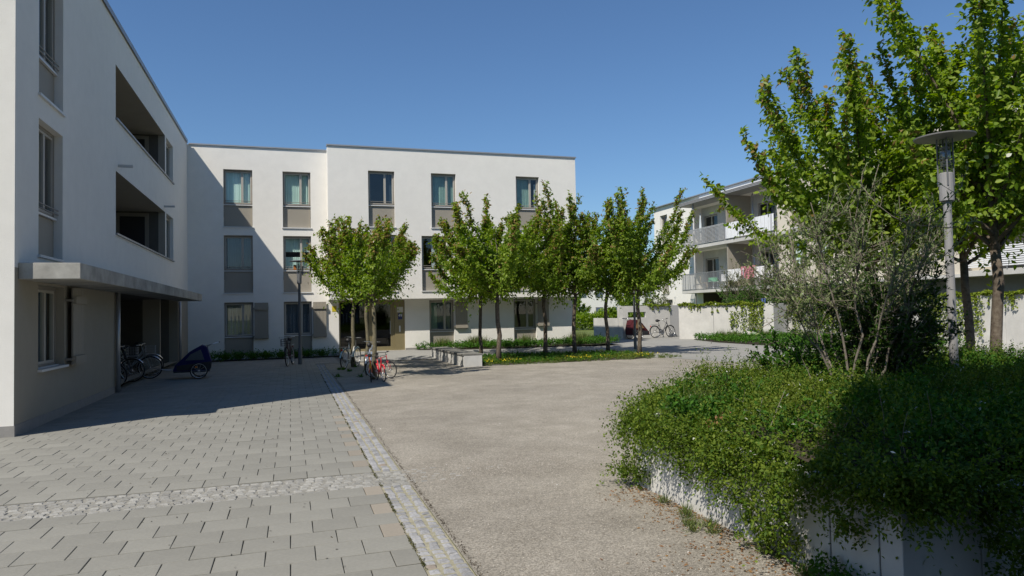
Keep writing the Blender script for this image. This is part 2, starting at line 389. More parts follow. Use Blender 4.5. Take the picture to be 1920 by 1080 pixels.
for (x, yc, kd) in cells:
    r = random.random()
    if cnt < 300:
        if kd == 'half': me = (tanv if (random.random() < .93) else halfv)[0]
        else: me = random.choice(variants)[0]
        o = bpy.data.objects.new('paver', me); COL.objects.link(o); o.parent = pavement
        o.location = (x, yc, random.uniform(-.0025, .002)); o.rotation_euler = (random.uniform(-.003, .003), random.uniform(-.003, .003), random.uniform(-.004, .004)); cnt += 1
    else:
        _, v, f = variants[0] if kd == 'full' else halfv
        i = len(rest.v); dz = random.uniform(-.002, .002)
        rest.v += [(a+x, b+yc, c+dz) for a, b, c in v]; rest.f += [tuple(q+i for q in ff) for ff in f]
o = rest.build('paver_field', 'paverall', pavement); o['kind'] = 'stuff'
def cobble_me(name, w, l, m):
    r = random.Random(name+str(w)+str(random.random())); v = []
    for z, e in ((-.03, 0), (-.012, .002), (-.002, .014), (.002, .03)):
        for sx, sy in ((-1, -1), (1, -1), (1, 1), (-1, 1)):
            v.append((sx*(w/2-e)+r.uniform(-.005, .005), sy*(l/2-e)+r.uniform(-.005, .005), z+r.uniform(-.002, .002)))
    f = [(12, 13, 14, 15)]
    for a in (0, 4, 8):
        for k in range(4): q = (k+1) % 4; f.append((a+k, a+q, a+4+q, a+4+k))
    me = bpy.data.meshes.new(name); me.from_pydata(v, [], f); me.materials.append(M[m]); return me, v, f
def cobbles(parent, spots, m, mall, w, l, rust=True):
    var = [cobble_me('cobble', w*random.uniform(.88, .98), l*random.uniform(.8, .98), m) for _ in range(8)]
    rv = cobble_me('cobble', w*.95, l*.9, 'rust'); rest = MB()
    for i, (x, y, rz) in enumerate(sorted(spots, key=lambda s: s[1])):
        dz = random.uniform(-.004, .004)
        if i < 300:
            o = bpy.data.objects.new('cobble', (rv if rust and random.random() < .025 else random.choice(var))[0]); COL.objects.link(o); o.parent = parent
            o.location = (x, y, dz); o.rotation_euler = (random.uniform(-.04, .04), random.uniform(-.04, .04), rz)
        else:
            _, v, f = random.choice(var); j = len(rest.v)
            rest.v += [(a+x, b+y, c+dz) for a, b, c in v]; rest.f += [tuple(q+j for q in ff) for ff in f]
    if rest.v: rest.build('cobble_rows', mall, parent)['kind'] = 'stuff'
eb = MB(); eb.quad((.868, -8, -.010), (1.172, -8, -.010), (1.172, 26.6, -.010), (.868, 26.6, -.010))
edging = struct(eb.build('cobble_edging', 'jointpale'))
sp = []
for rI in range(3):
    y = 3.8+random.random()*.05
    while y < 26.5:
        d = random.uniform(.088, .112)
        if not (7.2 < y < 7.95): sp.append((.922+rI*.1+random.uniform(-.004, .004), y, random.uniform(-.06, .06)))
        y += d
cobbles(edging, sp, 'cobble', 'cobbleall', .092, .09)
cb = MB(); cb.quad((-7, 7.22, -.009), (2.9, 7.22, -.009), (2.9, 7.93, -.009), (-7, 7.93, -.009))
chan = struct(cb.build('drain_channel', 'jointgrey'))
sp = []
for rI in range(7):
    x = -3.2+random.random()*.06
    while x < 2.6-abs(rI-3)*.3:
        d = random.uniform(.085, .125)
        if x < 1.3 or random.random() < .8-(x-1.3)*.45: sp.append((x, 7.275+rI*.098+random.uniform(-.012, .012), random.uniform(-.25, .25)))
        x += d
cobbles(chan, sp, 'cobblewarm', 'cobblewarmall', .10, .085, False)
# grit covering the outer end of the channel
rng = np.random.default_rng(9); q = np.stack([rng.normal(2.3, .5, 5000), rng.normal(7.6, .25, 5000), np.full(5000, .003)], 1); q = q[q[:, 0] > 1.2]
stuff(stones('grit', q, .006, .016, 5), 'grit washed over the outer end of the cobbled channel')

# ---------------------------------------------------------------- windows and walls
def wallgrid(mb, O, U, N, width, z0, z1, holes):
    us = sorted({0, width} | {h[0] for h in holes} | {h[1] for h in holes}); zs = sorted({z0, z1} | {h[2] for h in holes} | {h[3] for h in holes})
    P = lambda u, d, z: (O[0]+U[0]*u+N[0]*d, O[1]+U[1]*u+N[1]*d, z)
    for i in range(len(us)-1):
        for j in range(len(zs)-1):
            uc, zc = (us[i]+us[i+1])/2, (zs[j]+zs[j+1])/2
            if any(h[0] < uc < h[1] and h[2] < zc < h[3] for h in holes): continue
            mb.quad(P(us[i], 0, zs[j]), P(us[i+1], 0, zs[j]), P(us[i+1], 0, zs[j+1]), P(us[i], 0, zs[j+1]))
    for (a, b, c, e, d) in holes:
        if d <= 0: continue
        mb.quad(P(a, 0, c), P(a, -d, c), P(a, -d, e), P(a, 0, e)); mb.quad(P(b, 0, c), P(b, -d, c), P(b, -d, e), P(b, 0, e))
        mb.quad(P(a, 0, c), P(b, 0, c), P(b, -d, c), P(a, -d, c)); mb.quad(P(a, 0, e), P(b, 0, e), P(b, -d, e), P(a, -d, e))
def recess(mb, O, U, N, u0, u1, z0, z1, d0, d1, skip=''):
    P = lambda u, d, z: (O[0]+U[0]*u+N[0]*d, O[1]+U[1]*u+N[1]*d, z)
    if 'l' not in skip: mb.quad(P(u0, d0, z0), P(u0, d1, z0), P(u0, d1, z1), P(u0, d0, z1))
    if 'r' not in skip: mb.quad(P(u1, d0, z0), P(u1, d1, z0), P(u1, d1, z1), P(u1, d0, z1))
    if 'b' not in skip: mb.quad(P(u0, d1, z0), P(u1, d1, z0), P(u1, d1, z1), P(u0, d1, z1))
    if 't' not in skip: mb.quad(P(u0, d0, z1), P(u1, d0, z1), P(u1, d1, z1), P(u0, d1, z1))
    if 'f' not in skip: mb.quad(P(u0, d0, z0), P(u1, d0, z0), P(u1, d1, z0), P(u0, d1, z0))
def curtain(P, u0, u1, d, z0, z1, m, parent, seed, waves=14):
    mb = MB(); n = 48; r = random.Random(seed); ph = r.random()*6
    pts = [(u0+(u1-u0)*i/n, d+.022*math.sin(i/n*waves*2*math.pi+ph+math.sin(i*.7+ph))) for i in range(n+1)]
    for (a, da), (b, db) in zip(pts, pts[1:]): mb.quad(P(a, da, z0), P(b, db, z0), P(b, db, z1), P(a, da, z1))
    mb.build('curtain', m, parent, smooth=True)
def window(parent, O, U, N, u0, u1, z0, zg, z1, d=.16, cur=None, split=.64, rail=True, panel=True, flip=False, glass='glass', opened=False, sillout=.045):
    P = lambda u, dd, z: (O[0]+U[0]*u+N[0]*dd, O[1]+U[1]*u+N[1]*dd, z)
    w = u1-u0; um = u0+w*(1-split if flip else split); f = MB(); D = -d
    f.obox(O, U, N, u0, u0+.05, D-.05, D+.02, zg, z1); f.obox(O, U, N, u1-.05, u1, D-.05, D+.02, zg, z1)
    f.obox(O, U, N, u0+.05, u1-.05, D-.05, D+.02, z1-.06, z1); f.obox(O, U, N, u0+.05, u1-.05, D-.05, D+.02, zg, zg+.04)
    win = f.build('window', 'taupe_frame', parent)
    for a, b in ((u0+.05, um), (um, u1-.05)):
        s = MB(); t = .045
        s.obox(O, U, N, a+.002, a+t, D-.06, D+.008, zg+.042, z1-.062); s.obox(O, U, N, b-t, b-.002, D-.06, D+.008, zg+.042, z1-.062)
        s.obox(O, U, N, a+t, b-t, D-.06, D+.008, zg+.042, zg+.042+t); s.obox(O, U, N, a+t, b-t, D-.06, D+.008, z1-.062-t, z1-.062)
        s.build('sash', 'sash', win)
        p = MB(); p.quad(*[P(q, D-.025, z) for q, z in ((a+t-.005, zg+.08), (b-t+.005, zg+.08), (b-t+.005, z1-.10), (a+t-.005, z1-.10))]); p.build('pane', glass, win)
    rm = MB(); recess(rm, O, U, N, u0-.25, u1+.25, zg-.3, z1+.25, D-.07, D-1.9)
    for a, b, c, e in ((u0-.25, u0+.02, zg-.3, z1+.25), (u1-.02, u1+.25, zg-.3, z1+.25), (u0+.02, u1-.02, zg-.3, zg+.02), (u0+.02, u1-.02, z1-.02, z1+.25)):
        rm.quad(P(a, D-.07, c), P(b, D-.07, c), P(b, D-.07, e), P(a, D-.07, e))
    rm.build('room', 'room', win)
    if cur:
        for (m, a, b, c, e) in cur: curtain(P, u0+w*a, u0+w*b, D-.14, zg+(z1-zg)*c, zg+(z1-zg)*e, m, win, str((u0, z0, a)), int(6+14*(b-a)))
    if panel:
        pb = MB(); pb.obox(O, U, N, u0+.012, u1-.012, D-.04, D+.015, z0+.012, zg-.045); pb.build('panel', 'taupe', win)
    s = MB(); s.obox(O, U, N, u0+.004, u1-.004, D+.021 if panel else D-.03, D+.07, zg-.04, zg-.004)
    s.build('sill', 'sill', win)
    if panel and sillout:
        s = MB(); s.obox(O, U, N, u0-.04, u1+.04, .003, sillout, z0-.035, z0+.006); s.obox(O, U, N, u0+.004, u1-.004, D+.004, .003, z0-.002, z0+.008); s.build('sill', 'sill', win)
    if rail:
        t = MB()
        for zz in (zg+.07, zg+.15): t.tube([P(u0+.003, D+.085, zz), P(u1-.003, D+.085, zz)], .011, 6)
        t.build('guard_rail', 'taupe_frame', win)
    return win
def shutter(parent, O, U, N, u0, u1, z0, z1, off=.05):
    nb = 4; b0 = MB(); w = (u1-u0)/nb
    b0.obox(O, U, N, u0+.002, u1-.002, off, off+.012, z0+.01, z1-.01)
    sh = b0.build('shutter', 'taupe_frame', parent)
    for i in range(nb):
        b = MB(); b.obox(O, U, N, u0+i*w+.003, u0+(i+1)*w-.003, off+.0125, off+.032, z0, z1); b.build('board', 'taupe', sh)
    for a, e in ((z0+.03, z0+.18), (z1-.30, z1-.16)):
        b = MB(); b.obox(O, U, N, u0-.01, u1+.01, off+.033, off+.085, a, e); b.build('batten', 'taupe', sh)
    for zz in (z0+.12, z1-.24): h = MB(); h.obox(O, U, N, u0-.09, u0-.012, .004, off+.05, zz-.02, zz+.02); h.build('hinge', 'taupe_frame', sh)
    return sh
def roundtube(name, m, parent, pts, r, n=10): mb = MB(); mb.tube(pts, r, n); return mb.build(name, m, parent, smooth=True)

# ---- left wing
ZR = 9.22; YC = 12.55; XW = -4.07
lw = thing('apartment_building', 'white rendered wing at the left with deep loggias and a concrete canopy', 'building', (XW-4, 20, 0))
O = (XW, YC); U = (0, 1); Nn = (1, 0)
u = lambda y: y-YC
lo_u = (u(19.1), u(26.18), 6.78, 8.12); lo_l = (u(19.1), u(26.18), 3.92, 5.46); pas = (u(19.14), u(28.86), 0, 2.5)
slu = (u(26.42), u(27.9), 6.78, 8.12); sll = (u(26.42), u(27.9), 3.92, 5.46)
wl2 = (u(13.62), u(14.93), 2.90, 5.26); wl3 = (u(13.62), u(14.95), 5.68, 8.05); wlg = (u(13.62), u(15.05), .94, 2.395)
mb = MB()
wallgrid(mb, O, U, Nn, 31.6-YC, 2.62, ZR, [(*lo_u, .0), (*lo_l, .0), (*slu, .14), (*sll, .14), (*wl2, .16), (*wl3, .16)])
mb.quad((XW, YC, .17), (XW-14, YC, .17), (XW-14, YC, ZR), (XW, YC, ZR)); mb.quad((XW-14, YC, 0), (XW-14, 43, 0), (XW-14, 43, ZR), (XW-14, YC, ZR))
wall = mb.build('wall', 'plaster', lw)
mb = MB(); wallgrid(mb, O, U, Nn, 31.6-YC, .17, 2.62, [(pas[0], pas[1], .17, 2.5, .3), (*wlg, .16)]); mb.build('ground_floor_wall', 'plaster_warm', lw)
for k, (a, b, c, e) in enumerate((lo_u, lo_l)):
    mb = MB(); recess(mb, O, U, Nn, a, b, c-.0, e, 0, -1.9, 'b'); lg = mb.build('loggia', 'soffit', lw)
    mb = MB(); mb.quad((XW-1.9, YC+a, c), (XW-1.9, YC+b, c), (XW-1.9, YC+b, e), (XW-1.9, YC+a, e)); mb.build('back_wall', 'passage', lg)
    mb = MB(); mb.obox((XW, YC+b), (1, 0), (0, -1), -1.5, -.5, .005, .04, c+.02, e-.06); mb.build('balcony_door', 'taupe_frame', lg)
    mb = MB(); mb.obox((XW, YC+b), (1, 0), (0, -1), -1.38, -.62, .042, .05, c+.02, e-.18); mb.build('pane', 'black', lg)
    mb = MB(); mb.obox(O, U, Nn, a-.03, u(27.93), -.30, .05, c-.05, c-.005); mb.build('parapet_coping', 'coping', lg)
    s = (slu, sll)[k]
    window(lw, O, U, Nn, s[0], s[1], s[2]-.02, s[2]+.01, s[3], .14, None, .5, False, False)
window(lw, O, U, Nn, wl2[0], wl2[1], wl2[2], 3.69, wl2[3], .16, [('cur_white', 0, .35, 0, 1)], .6, True)
window(lw, O, U, Nn, wl3[0], wl3[1], wl3[2], 6.45, wl3[3], .16, [('cur_dark', 0, .35, 0, 1)], .6, True)
window(lw, O, U, Nn, wlg[0], wlg[1], wlg[2]-.02, wlg[2]+.03, wlg[3], .16, [('cur_dark', 0, 1, 0, 1)], .6, False, False)
mb = MB(); mb.obox(O, U, Nn, wlg[0]-.03, wlg[1]+.03, -.12, .07, wlg[2]-.03, wlg[2]+.012); mb.build('sill', 'sill', lw)
shutter(lw, O, U, Nn, wlg[1]+.10, wlg[1]+.80, .92, 2.40, .09)
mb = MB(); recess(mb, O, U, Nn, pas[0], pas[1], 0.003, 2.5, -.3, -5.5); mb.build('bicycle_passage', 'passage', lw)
mb = MB(); mb.obox(O, U, Nn, pas[1]-1.6, pas[1]-1.45, -.9, -.35, .01, 2.49); mb.build('pier', 'soffit', lw)
for a, b in ((.302, pas[0]), (pas[1], 31.6-YC)): mb = MB(); mb.obox(O, U, Nn, a, b, -.3, .012, -.05, .17); mb.build('plinth', 'plinth', lw)
mb = MB(); mb.obox((XW, YC), (-1, 0), (0, -1), -.012, 14, -.3, .012, -.05, .17); mb.build('plinth', 'plinth', lw)
mb = MB(); mb.quad((XW-14, YC, ZR-.02), (XW-.06, YC, ZR-.02), (XW-.06, 43, ZR-.02), (XW-14, 43, ZR-.02))
rf = mb.build('roof', 'plinth', lw)
mb = MB(); mb.box(XW-.32, YC-.045, ZR-.004, XW+.05, 31.45, ZR+.045); mb.box(XW-14, YC-.045, ZR-.004, XW-.33, YC+.3, ZR+.04); mb.box(XW+.035, YC-.045, ZR-.09, XW+.05, 31.45, ZR-.005); mb.build('coping', 'coping', rf)
mb = MB(); mb.box(XW+.003, 12.70, 2.44, XW+.86, 28.75, 2.70); mb.build('canopy', 'concrete_dark', lw, bevel=.008)
for yy in (19.0, 28.95): roundtube('downpipe', 'steel', lw, [(XW+.07, yy, .02), (XW+.07, yy, 2.44)], .05)
for yy in (19.36, 26.0):
    mb = MB(); mb.box(XW-.02, yy-.035, 5.60, XW+.33, yy+.035, 5.66); mb.build('water_spout', 'spout', lw)

# ---- middle building
ZG = .12
cbld = thing('apartment_building', 'white rendered middle building with taupe window panels and the entrance number 49', 'building', (5, 36, 0))
YR, YP = 31.6, 30.85; XA, XB = 1.60, 13.27
O1 = (XW, YR); U1 = (1, 0); N1 = (0, -1); v = lambda x: x-XW
cols = [(-2.67, -1.51), (-.27, .90)]
h_up = [(v(a), v(b), z0, z1, .16) for a, b in cols for z0, z1 in ((2.83, 5.30), (5.66, 8.13))]
h_g = [(v(a), v(b), .17, 2.43, .16) for a, b in cols]
h_door = (v(2.05), v(4.98), .15, 2.44, .14)
h_gr = [(v(6.12), v(7.28), .17, 2.40, .16), (v(10.21), v(11.36), .17, 2.40, .16)]
mb = MB(); wallgrid(mb, O1, U1, N1, XA-XW, 0, ZR-.1, h_up+h_g)
wallgrid(mb, (XA, YR), U1, N1, XB-XA, 0, 2.47, [(a-(XA-XW), b-(XA-XW), c, e, d) for a, b, c, e, d in [h_door]+h_gr])
OP = (XA, YP); vp = lambda x: x-XA
pw = [(3.33, 4.49, 5.67, 8.17), (3.36, 4.54, 2.81, 5.33), (6.15, 7.30, 5.67, 8.17), (5.67, 6.84, 2.81, 5.30), (10.21, 11.37, 5.67, 8.19), (9.6, 10.76, 2.81, 5.30)]
wallgrid(mb, OP, U1, N1, XB-XA, 2.47, ZR-.02, [(vp(a), vp(b), c, e, .16) for a, b, c, e in pw])
mb.quad((XA, YP, 2.47), (XA, YR+1, 2.47), (XA, YR+1, ZR-.02), (XA, YP, ZR-.02)); mb.quad((XB, YP, 2.47), (XB, 43, 2.47), (XB, 43, ZR-.02), (XB, YP, ZR-.02)); mb.quad((XB, YR, 0), (XB, 43, 0), (XB, 43, 2.47), (XB, YR, 2.47))
mb.quad((XA, YP, 2.47), (XB, YP, 2.47), (XB, YR+.01, 2.47), (XA, YR+.01, 2.47)); mb.quad((XW-10, 43, 0), (XB, 43, 0), (XB, 43, ZR-.1), (XW-10, 43, ZR-.1))
mb.build('wall', 'plaster', cbld)
mb = MB(); mb.quad((XW, YR+.02, ZR-.12), (XA, YR+.02, ZR-.12), (XA, 43, ZR-.12), (XW, 43, ZR-.12)); mb.quad((XA, YP+.02, ZR-.05), (XB, YP+.02, ZR-.05), (XB, 43, ZR-.05), (XA, 43, ZR-.05)); rf = mb.build('roof', 'plinth', cbld)
mb = MB(); mb.box(XW+.06, YR-.05, ZR-.104, XA-.002, YR+.3, ZR-.05); mb.box(XA-.04, YP-.05, ZR-.024, XB+.04, YP+.3, ZR+.035); mb.box(XB-.25, YP+.301, ZR-.024, XB+.04, 43, ZR+.03); mb.build('coping', 'coping', rf)
up_c = {(0, 1): [('cur_teal', .0, 1, 0, 1)], (0, 0): [('cur_dark', 0, 1, 0, 1)], (1, 1): [('cur_teal', 0, 1, 0, 1)], (1, 0): [('cur_teal', 0, 1, .0, .40), ('cur_teal', 0, 1, .55, .95)]}
for i, (a, b) in enumerate(cols):
    window(cbld, O1, U1, N1, v(a), v(b), 5.66, 6.64, 8.13, .16, up_c[(i, 1)]); window(cbld, O1, U1, N1, v(a), v(b), 2.83, 3.80, 5.30, .16, up_c[(i, 0)])
    window(cbld, O1, U1, N1, v(a), v(b), .17, .97, 2.43, .16, [('cur_beige' if i == 0 else 'cur_dark', 0, 1, 0, 1)], .64, False, sillout=0)
    shutter(cbld, O1, U1, N1, v(b)+.05, v(b)+.61, .84, 2.40, .05)
pc = [[('cur_dark', .62, 1, 0, 1)], [('cur_dark', 0, 1, 0, 1)], [('cur_green', .0, 1, 0, 1)], [('cur_white', .42, .66, 0, 1), ('cur_dark', .66, 1, 0, 1)], [('cur_green', 0, .7, 0, 1), ('cur_white', .85, .95, 0, .8)], [('cur_dark', 0, 1, 0, 1)]]
for (a, b, c, e), cu in zip(pw, pc): window(cbld, OP, U1, N1, vp(a), vp(b), c, c+.99, e, .16, cu)
for (a, b, cu) in ((6.12, 7.28, [('cur_green', 0, .35, 0, 1), ('cur_dark', .35, 1, 0, 1)]), (10.21, 11.36, None)):
    window(cbld, O1, U1, N1, v(a), v(b), .17, .96, 2.40, .16, cu, .64, False, sillout=0); shutter(cbld, O1, U1, N1, v(b)+.06, v(b)+.63, 1.05, 2.40, .05)
for a, b in ((4.985, 6.12), (7.28, 10.21), (11.36, XB)): mb = MB(); mb.obox(O1, U1, N1, v(a), v(b), .002, .014, .0, .24); mb.build('plinth', 'plinth', cbld)
# entrance
d = -.12; f = MB()
for a, b, c, e in ((2.05, 2.12, .13, 2.44), (3.36, 3.44, .13, 2.44), (4.44, 4.52, .13, 2.44), (2.12, 3.36, .13, .26), (2.12, 3.36, 2.36, 2.44), (3.44, 4.44, 2.36, 2.44)): f.obox(O1, U1, N1, v(a), v(b), d-.06, d+.03, c, e)
door = f.build('entrance', 'olive', cbld)
f = MB()
for a, b, c, e in ((3.445, 3.54, .15, 2.355), (4.34, 4.435, .15, 2.355), (3.54, 4.34, .15, .34), (3.54, 4.34, 2.26, 2.355)): f.obox(O1, U1, N1, v(a), v(b), d-.05, d+.015, c, e)
f.build('door', 'olive', door)
f = MB(); f.obox(O1, U1, N1, v(4.525), v(4.978), d-.05, d+.06, .13, 2.44); f.build('bell_panel', 'olive', door)
for a, b, c in ((2.12, 3.36, .26), (3.54, 4.34, .34)): f = MB(); f.obox(O1, U1, N1, v(a), v(b), d-.02, d-.012, c, 2.36 if a < 3 else 2.26); f.build('pane', 'darkglass', door)
f = MB(); recess(f, O1, U1, N1, v(1.8), v(5.2), 0, 2.6, d-.07, d-3.2); f.build('hall', 'room', door)
f = MB()
for k in range(4): f.obox(O1, U1, N1, v(4.02)+k*.08, v(4.08)+k*.08, d-.9, d-.8, .45, .85)
f.obox(O1, U1, N1, v(2.3), v(3.9), d-1.3, d-1.2, .5, .85); f.build('radiator', 'concrete', door)
f = MB(); f.obox(O1, U1, N1, v(4.63), v(4.91), d+.062, d+.075, 1.87, 2.12); f.build('notice_plate', 'concrete', door)
f = MB(); f.obox(O1, U1, N1, v(4.68), v(4.87), d+.062, d+.072, 1.55, 1.83); pl = f.build('number_plate', flat('plate_blue', (.02, .03, .12)), door)
def text(body, loc, size, m, parent, rot):
    c = bpy.data.curves.new('number', 'FONT'); c.body = body; c.size = size; c.align_x = 'CENTER'; c.align_y = 'CENTER'; c.extrude = .002
    c.materials.append(M[m]); o = bpy.data.objects.new('number', c); COL.objects.link(o); o.parent = parent
    bpy.context.view_layer.update(); me = bpy.data.meshes.new_from_object(o.evaluated_get(bpy.context.evaluated_depsgraph_get())); bpy.data.objects.remove(o)
    me.materials.clear(); me.materials.append(M[m]); o = link('number', me, parent)
    bs = BASE[parent.name]; o.location = (loc[0]-bs[0], loc[1]-bs[1], loc[2]-bs[2]); o.rotation_euler = rot; return o
text('49', (4.775, YR+.12-.076, 1.72), .17, 'white', pl, (R(90), 0, 0))
f = MB(); f.obox(O1, U1, N1, v(4.72), v(4.78), d+.062, d+.085, .98, 1.26); f.build('intercom', 'sill', door)
f = MB(); f.obox(O1, U1, N1, v(4.31), v(4.33), d+.02, d+.07, .9, 1.5); f.build('door_handle', 'steel', door)
f = MB(); f.obox(O1, U1, N1, v(1.76), v(1.95), .003, .012, 1.96, 2.20); f.build('wall_sign', flat('sign_yellow', (.55, .45, .02)), cbld)

# ---- tall block behind the viewpoint: its corner throws the shade over the right foreground
bb = thing('apartment_building', 'tall plain block behind the viewpoint shading the corner of the planter', 'building', (2, -7, 0))
mb = MB(); hs = [(1.2+k*2.6, 2.4+k*2.6, z, z+1.5, .15) for k in range(3) for z in (1, 3.9, 6.8, 9.7, 12.6)]
wallgrid(mb, (-3.0, -.77), (1, 0), (0, 1), 9, 0, 15.6, hs)
for q in (((-3, -.77), (-3, -14)), ((-3, -14), (6, -14)), ((6, -14), (6, -.77))): mb.quad((*q[0], 0), (*q[1], 0), (*q[1], 15.6), (*q[0], 15.6))
mb.quad((-3, -.77, 15.6), (6, -.77, 15.6), (6, -14, 15.6), (-3, -14, 15.6)); mb.build('wall', 'plinth', bb)
for (a, b, c, e, d) in hs: f = MB(); f.obox((-3, -.77), (1, 0), (0, 1), a, b, -.2, -.15, c, e); f.build('window', 'taupe_frame', bb)

# ---- right building
rb = thing('apartment_building', 'pale building at the right with stacked balconies behind the garden walls', 'building', (32, 30, 0))
XF, XBf = 28.2, 27.0; ZT = 9.92
OR = (XF, 49.7); UR = (0, -1); NR = (-1, 0); w_ = lambda y: 49.7-y
mb = MB()
wallgrid(mb, OR, UR, NR, 49.7-33.5, 0, ZT, [(w_(48.75), w_(47.65), 6.7, 9.2, .2), (w_(48.75), w_(47.65), 2.95, 5.6, .2), (w_(48.3), w_(47.2), .1, 2.5, .2), (w_(44.1), w_(33.55), 6.19, 9.115, .8), (w_(44.1), w_(33.55), 3.08, 5.925, .8), (w_(43.0), w_(33.55), 0.05, 2.84, 0)])
mb.quad((XF, 49.7, 0), (XF+14, 49.7, 0), (XF+14, 49.7, ZT), (XF, 49.7, ZT)); mb.quad((XF+14, 49.7, 0), (XF+14, 4, 0), (XF+14, 4, ZT), (XF+14, 49.7, ZT)); mb.quad((XF, 49.7, ZT-.05), (XF+14, 49.7, ZT-.05), (XF+14, 4, ZT-.05), (XF, 4, ZT-.05))
mb.build('wall', 'plaster', rb)
for a, b, c, zg, e in ((48.75, 47.65, 6.7, 7.6, 9.2), (48.75, 47.65, 2.95, 3.9, 5.6), (48.3, 47.2, .1, .2, 2.5)): window(rb, OR, UR, NR, w_(a), w_(b), c, zg, e, .2, None, .6, False, c > 1)
mb = MB(); recess(mb, OR, UR, NR, w_(43.0), w_(33.55), .05, 2.84, 0, -1.5); mb.build('terrace_recess', 'passage', rb)
for c, e in ((3.08, 5.93), (6.19, 9.12)):
    ow = (XF+.8, 44.1); mb = MB(); wallgrid(mb, ow, UR, NR, 10.55, c, e, [(44.1-ya, 44.1-yb, c+.01, c+2.31, .1) for ya, yb in ((43.85, 42.15), (37.7, 36.0))]); mb.build('loggia_wall', 'concrete', rb)
    for ya, yb in ((43.85, 42.15), (37.7, 36.0)): window(rb, ow, UR, NR, 44.1-ya, 44.1-yb, c+.01, c+.04, c+2.31, .1, [('cur_dark', .6, 1, 0, 1)], .5, False, False)
    mb = MB(); mb.box(XBf+.14, 38.40, c+.002, XF+.79, 38.52, e-.006); mb.build('partition', 'taupe', rb)
    roundtube('downpipe', 'steel', rb, [(XF+.2, 37.4, c), (XF+.2, 37.4, e)], .05)
for (c, e) in ((2.84, 3.08), (5.93, 6.19)):
    mb = MB(); mb.box(XBf, 33.55, c, XF-.002, 43.85, e); mb.build('balcony_slab', 'concrete', rb, bevel=.01)
for yy in (42.4,): roundtube('balcony_post', 'greypaint', rb, [(XBf+.2, yy, .0), (XBf+.2, yy, 9.1)], .06)
mb = MB(); mb.box(XBf-.05, 33.0, 9.12, XF-.002, 44.0, 9.36); rf = mb.build('eave', 'eave', rb)
for k in range(3): mb = MB(); mb.box(XBf-.11, 33.0, 9.14+k*.075, XBf-.052, 44.0, 9.19+k*.075); mb.build('eave_slat', 'eave', rf)
mb = MB(); mb.box(XF-.10, 4, ZT-.40, XF-.003, 43.0, ZT-.03); mb.build('fascia', 'white', rb)
mb = MB(); mb.box(XF-.22, 4, ZT-.02, XF+.3, 49.75, ZT+.04); mb.build('coping', 'coping', rb)
# railings: each with its bars or strips
def railing(y0, y1, zb, zt, kind, end=True):
    mb = MB(); mb.tube([(XBf-.03, y0, zt), (XBf-.03, y1, zt)], .022, 6); mb.tube([(XBf-.03, y0, zb+.03), (XBf-.03, y1, zb+.03)], .018, 6)
    if end: mb.tube([(XBf-.03, y0, zt), (XF, y0, zt)], .022, 6); mb.tube([(XBf-.03, y0, zb+.03), (XF, y0, zb+.03)], .018, 6)
    rl = mb.build('railing', 'steel', rb); n = int((y0-y1)/.12)
    if kind == 'bars':
        me = None
        for i in range(n+1):
            if me is None:
                b = MB(); b.box(-.012, -.012, 0, .012, .012, zt-zb-.03); me = b.build('bar', 'steel', None).data; bpy.data.objects.remove(bpy.data.objects['bar'] if 'bar' in bpy.data.objects else None)
            o = bpy.data.objects.new('bar', me); COL.objects.link(o); o.parent = rl; bs = BASE[rl.name]; o.location = (XBf-.03-bs[0], y0-(y0-y1)*i/n-bs[1], zb+.03)
        for i in range(1, 9): o = bpy.data.objects.new('bar', me); COL.objects.link(o); o.parent = rl; o.location = (XBf-.03+i*.13-bs[0], y0-bs[1], zb+.03)
    elif kind == 'grid':
        k = int((zt-zb)/.085)
        for i in range(k+1): b = MB(); b.box(XBf-.045, y1, zb+.04+i*.085, XBf-.035, y0, zb+.085+i*.085); b.build('slat', 'greypaint', rl)
        b = MB()
        for i in range(int((y0-y1)/.2)): b.box(XBf-.06, y0-.1-i*.2, zb+.02, XBf-.046, y0-.085-i*.2, zt)
        b.build('upright', 'steel', rl)
        b = MB()
        for i in range(k+1): b.box(XBf-.02, y0-.005, zb+.04+i*.085, XF-.01, y0+.005, zb+.085+i*.085)
        b.build('end_screen', 'greypaint', rl)
    elif kind == 'strips':
        m2 = [M['white'], flat('strip_grey', (.5, .5, .52))]
        for i in range(int((y0-y1)/.165)):
            b = MB(); yv = y0-.04-i*.165; b.obox((XBf-.05, yv), (0, -1), (-1, 0), 0, .14, 0, .012+.01*(i % 2), zb+.05, zt+.0); b.build('strip', m2[0] if i % 9 else m2[1], rl)
    elif kind == 'cloth':
        for a, b_, c, cm in ((y0-.2, y0-1.9, zt+.02, (.72, .72, .72)), (y0-1.6, y0-3.1, zt+.12, (.55, .22, .26)), (y0-2.9, y1+.2, zt+.02, (.74, .72, .72))):
            q = MB(); n2 = 16
            for i in range(n2):
                ya, yb = a-(a-b_)*i/n2, a-(a-b_)*(i+1)/n2; xa, xb = XBf-.07-.025*math.sin(i*1.3), XBf-.07-.025*math.sin((i+1)*1.3)
                q.quad((xa, ya, c-.75+.05*math.sin(i*.6)), (xb, yb, c-.75+.05*math.sin((i+1)*.6)), (xb, yb, c), (xa, ya, c))
            tag(q.build('towel', flat('towel', cm, .95, .1), None), '%s cloth hung over the lower balcony railing, %s' % ('pink' if cm[0] < .6 else 'white', 'in the middle' if cm[0] < .6 else ('at its far end' if c > zt and a > y0-1 else 'at its near end')), 'towel', 'cloths hung on the balcony railing')
    return rl
railing(43.75, 38.5, 6.19, 7.22, 'grid'); railing(38.42, 33.6, 6.19, 7.22, 'strips', False)
railing(43.75, 38.5, 3.08, 4.20, 'bars'); railing(38.42, 33.6, 3.08, 4.20, 'cloth', False)
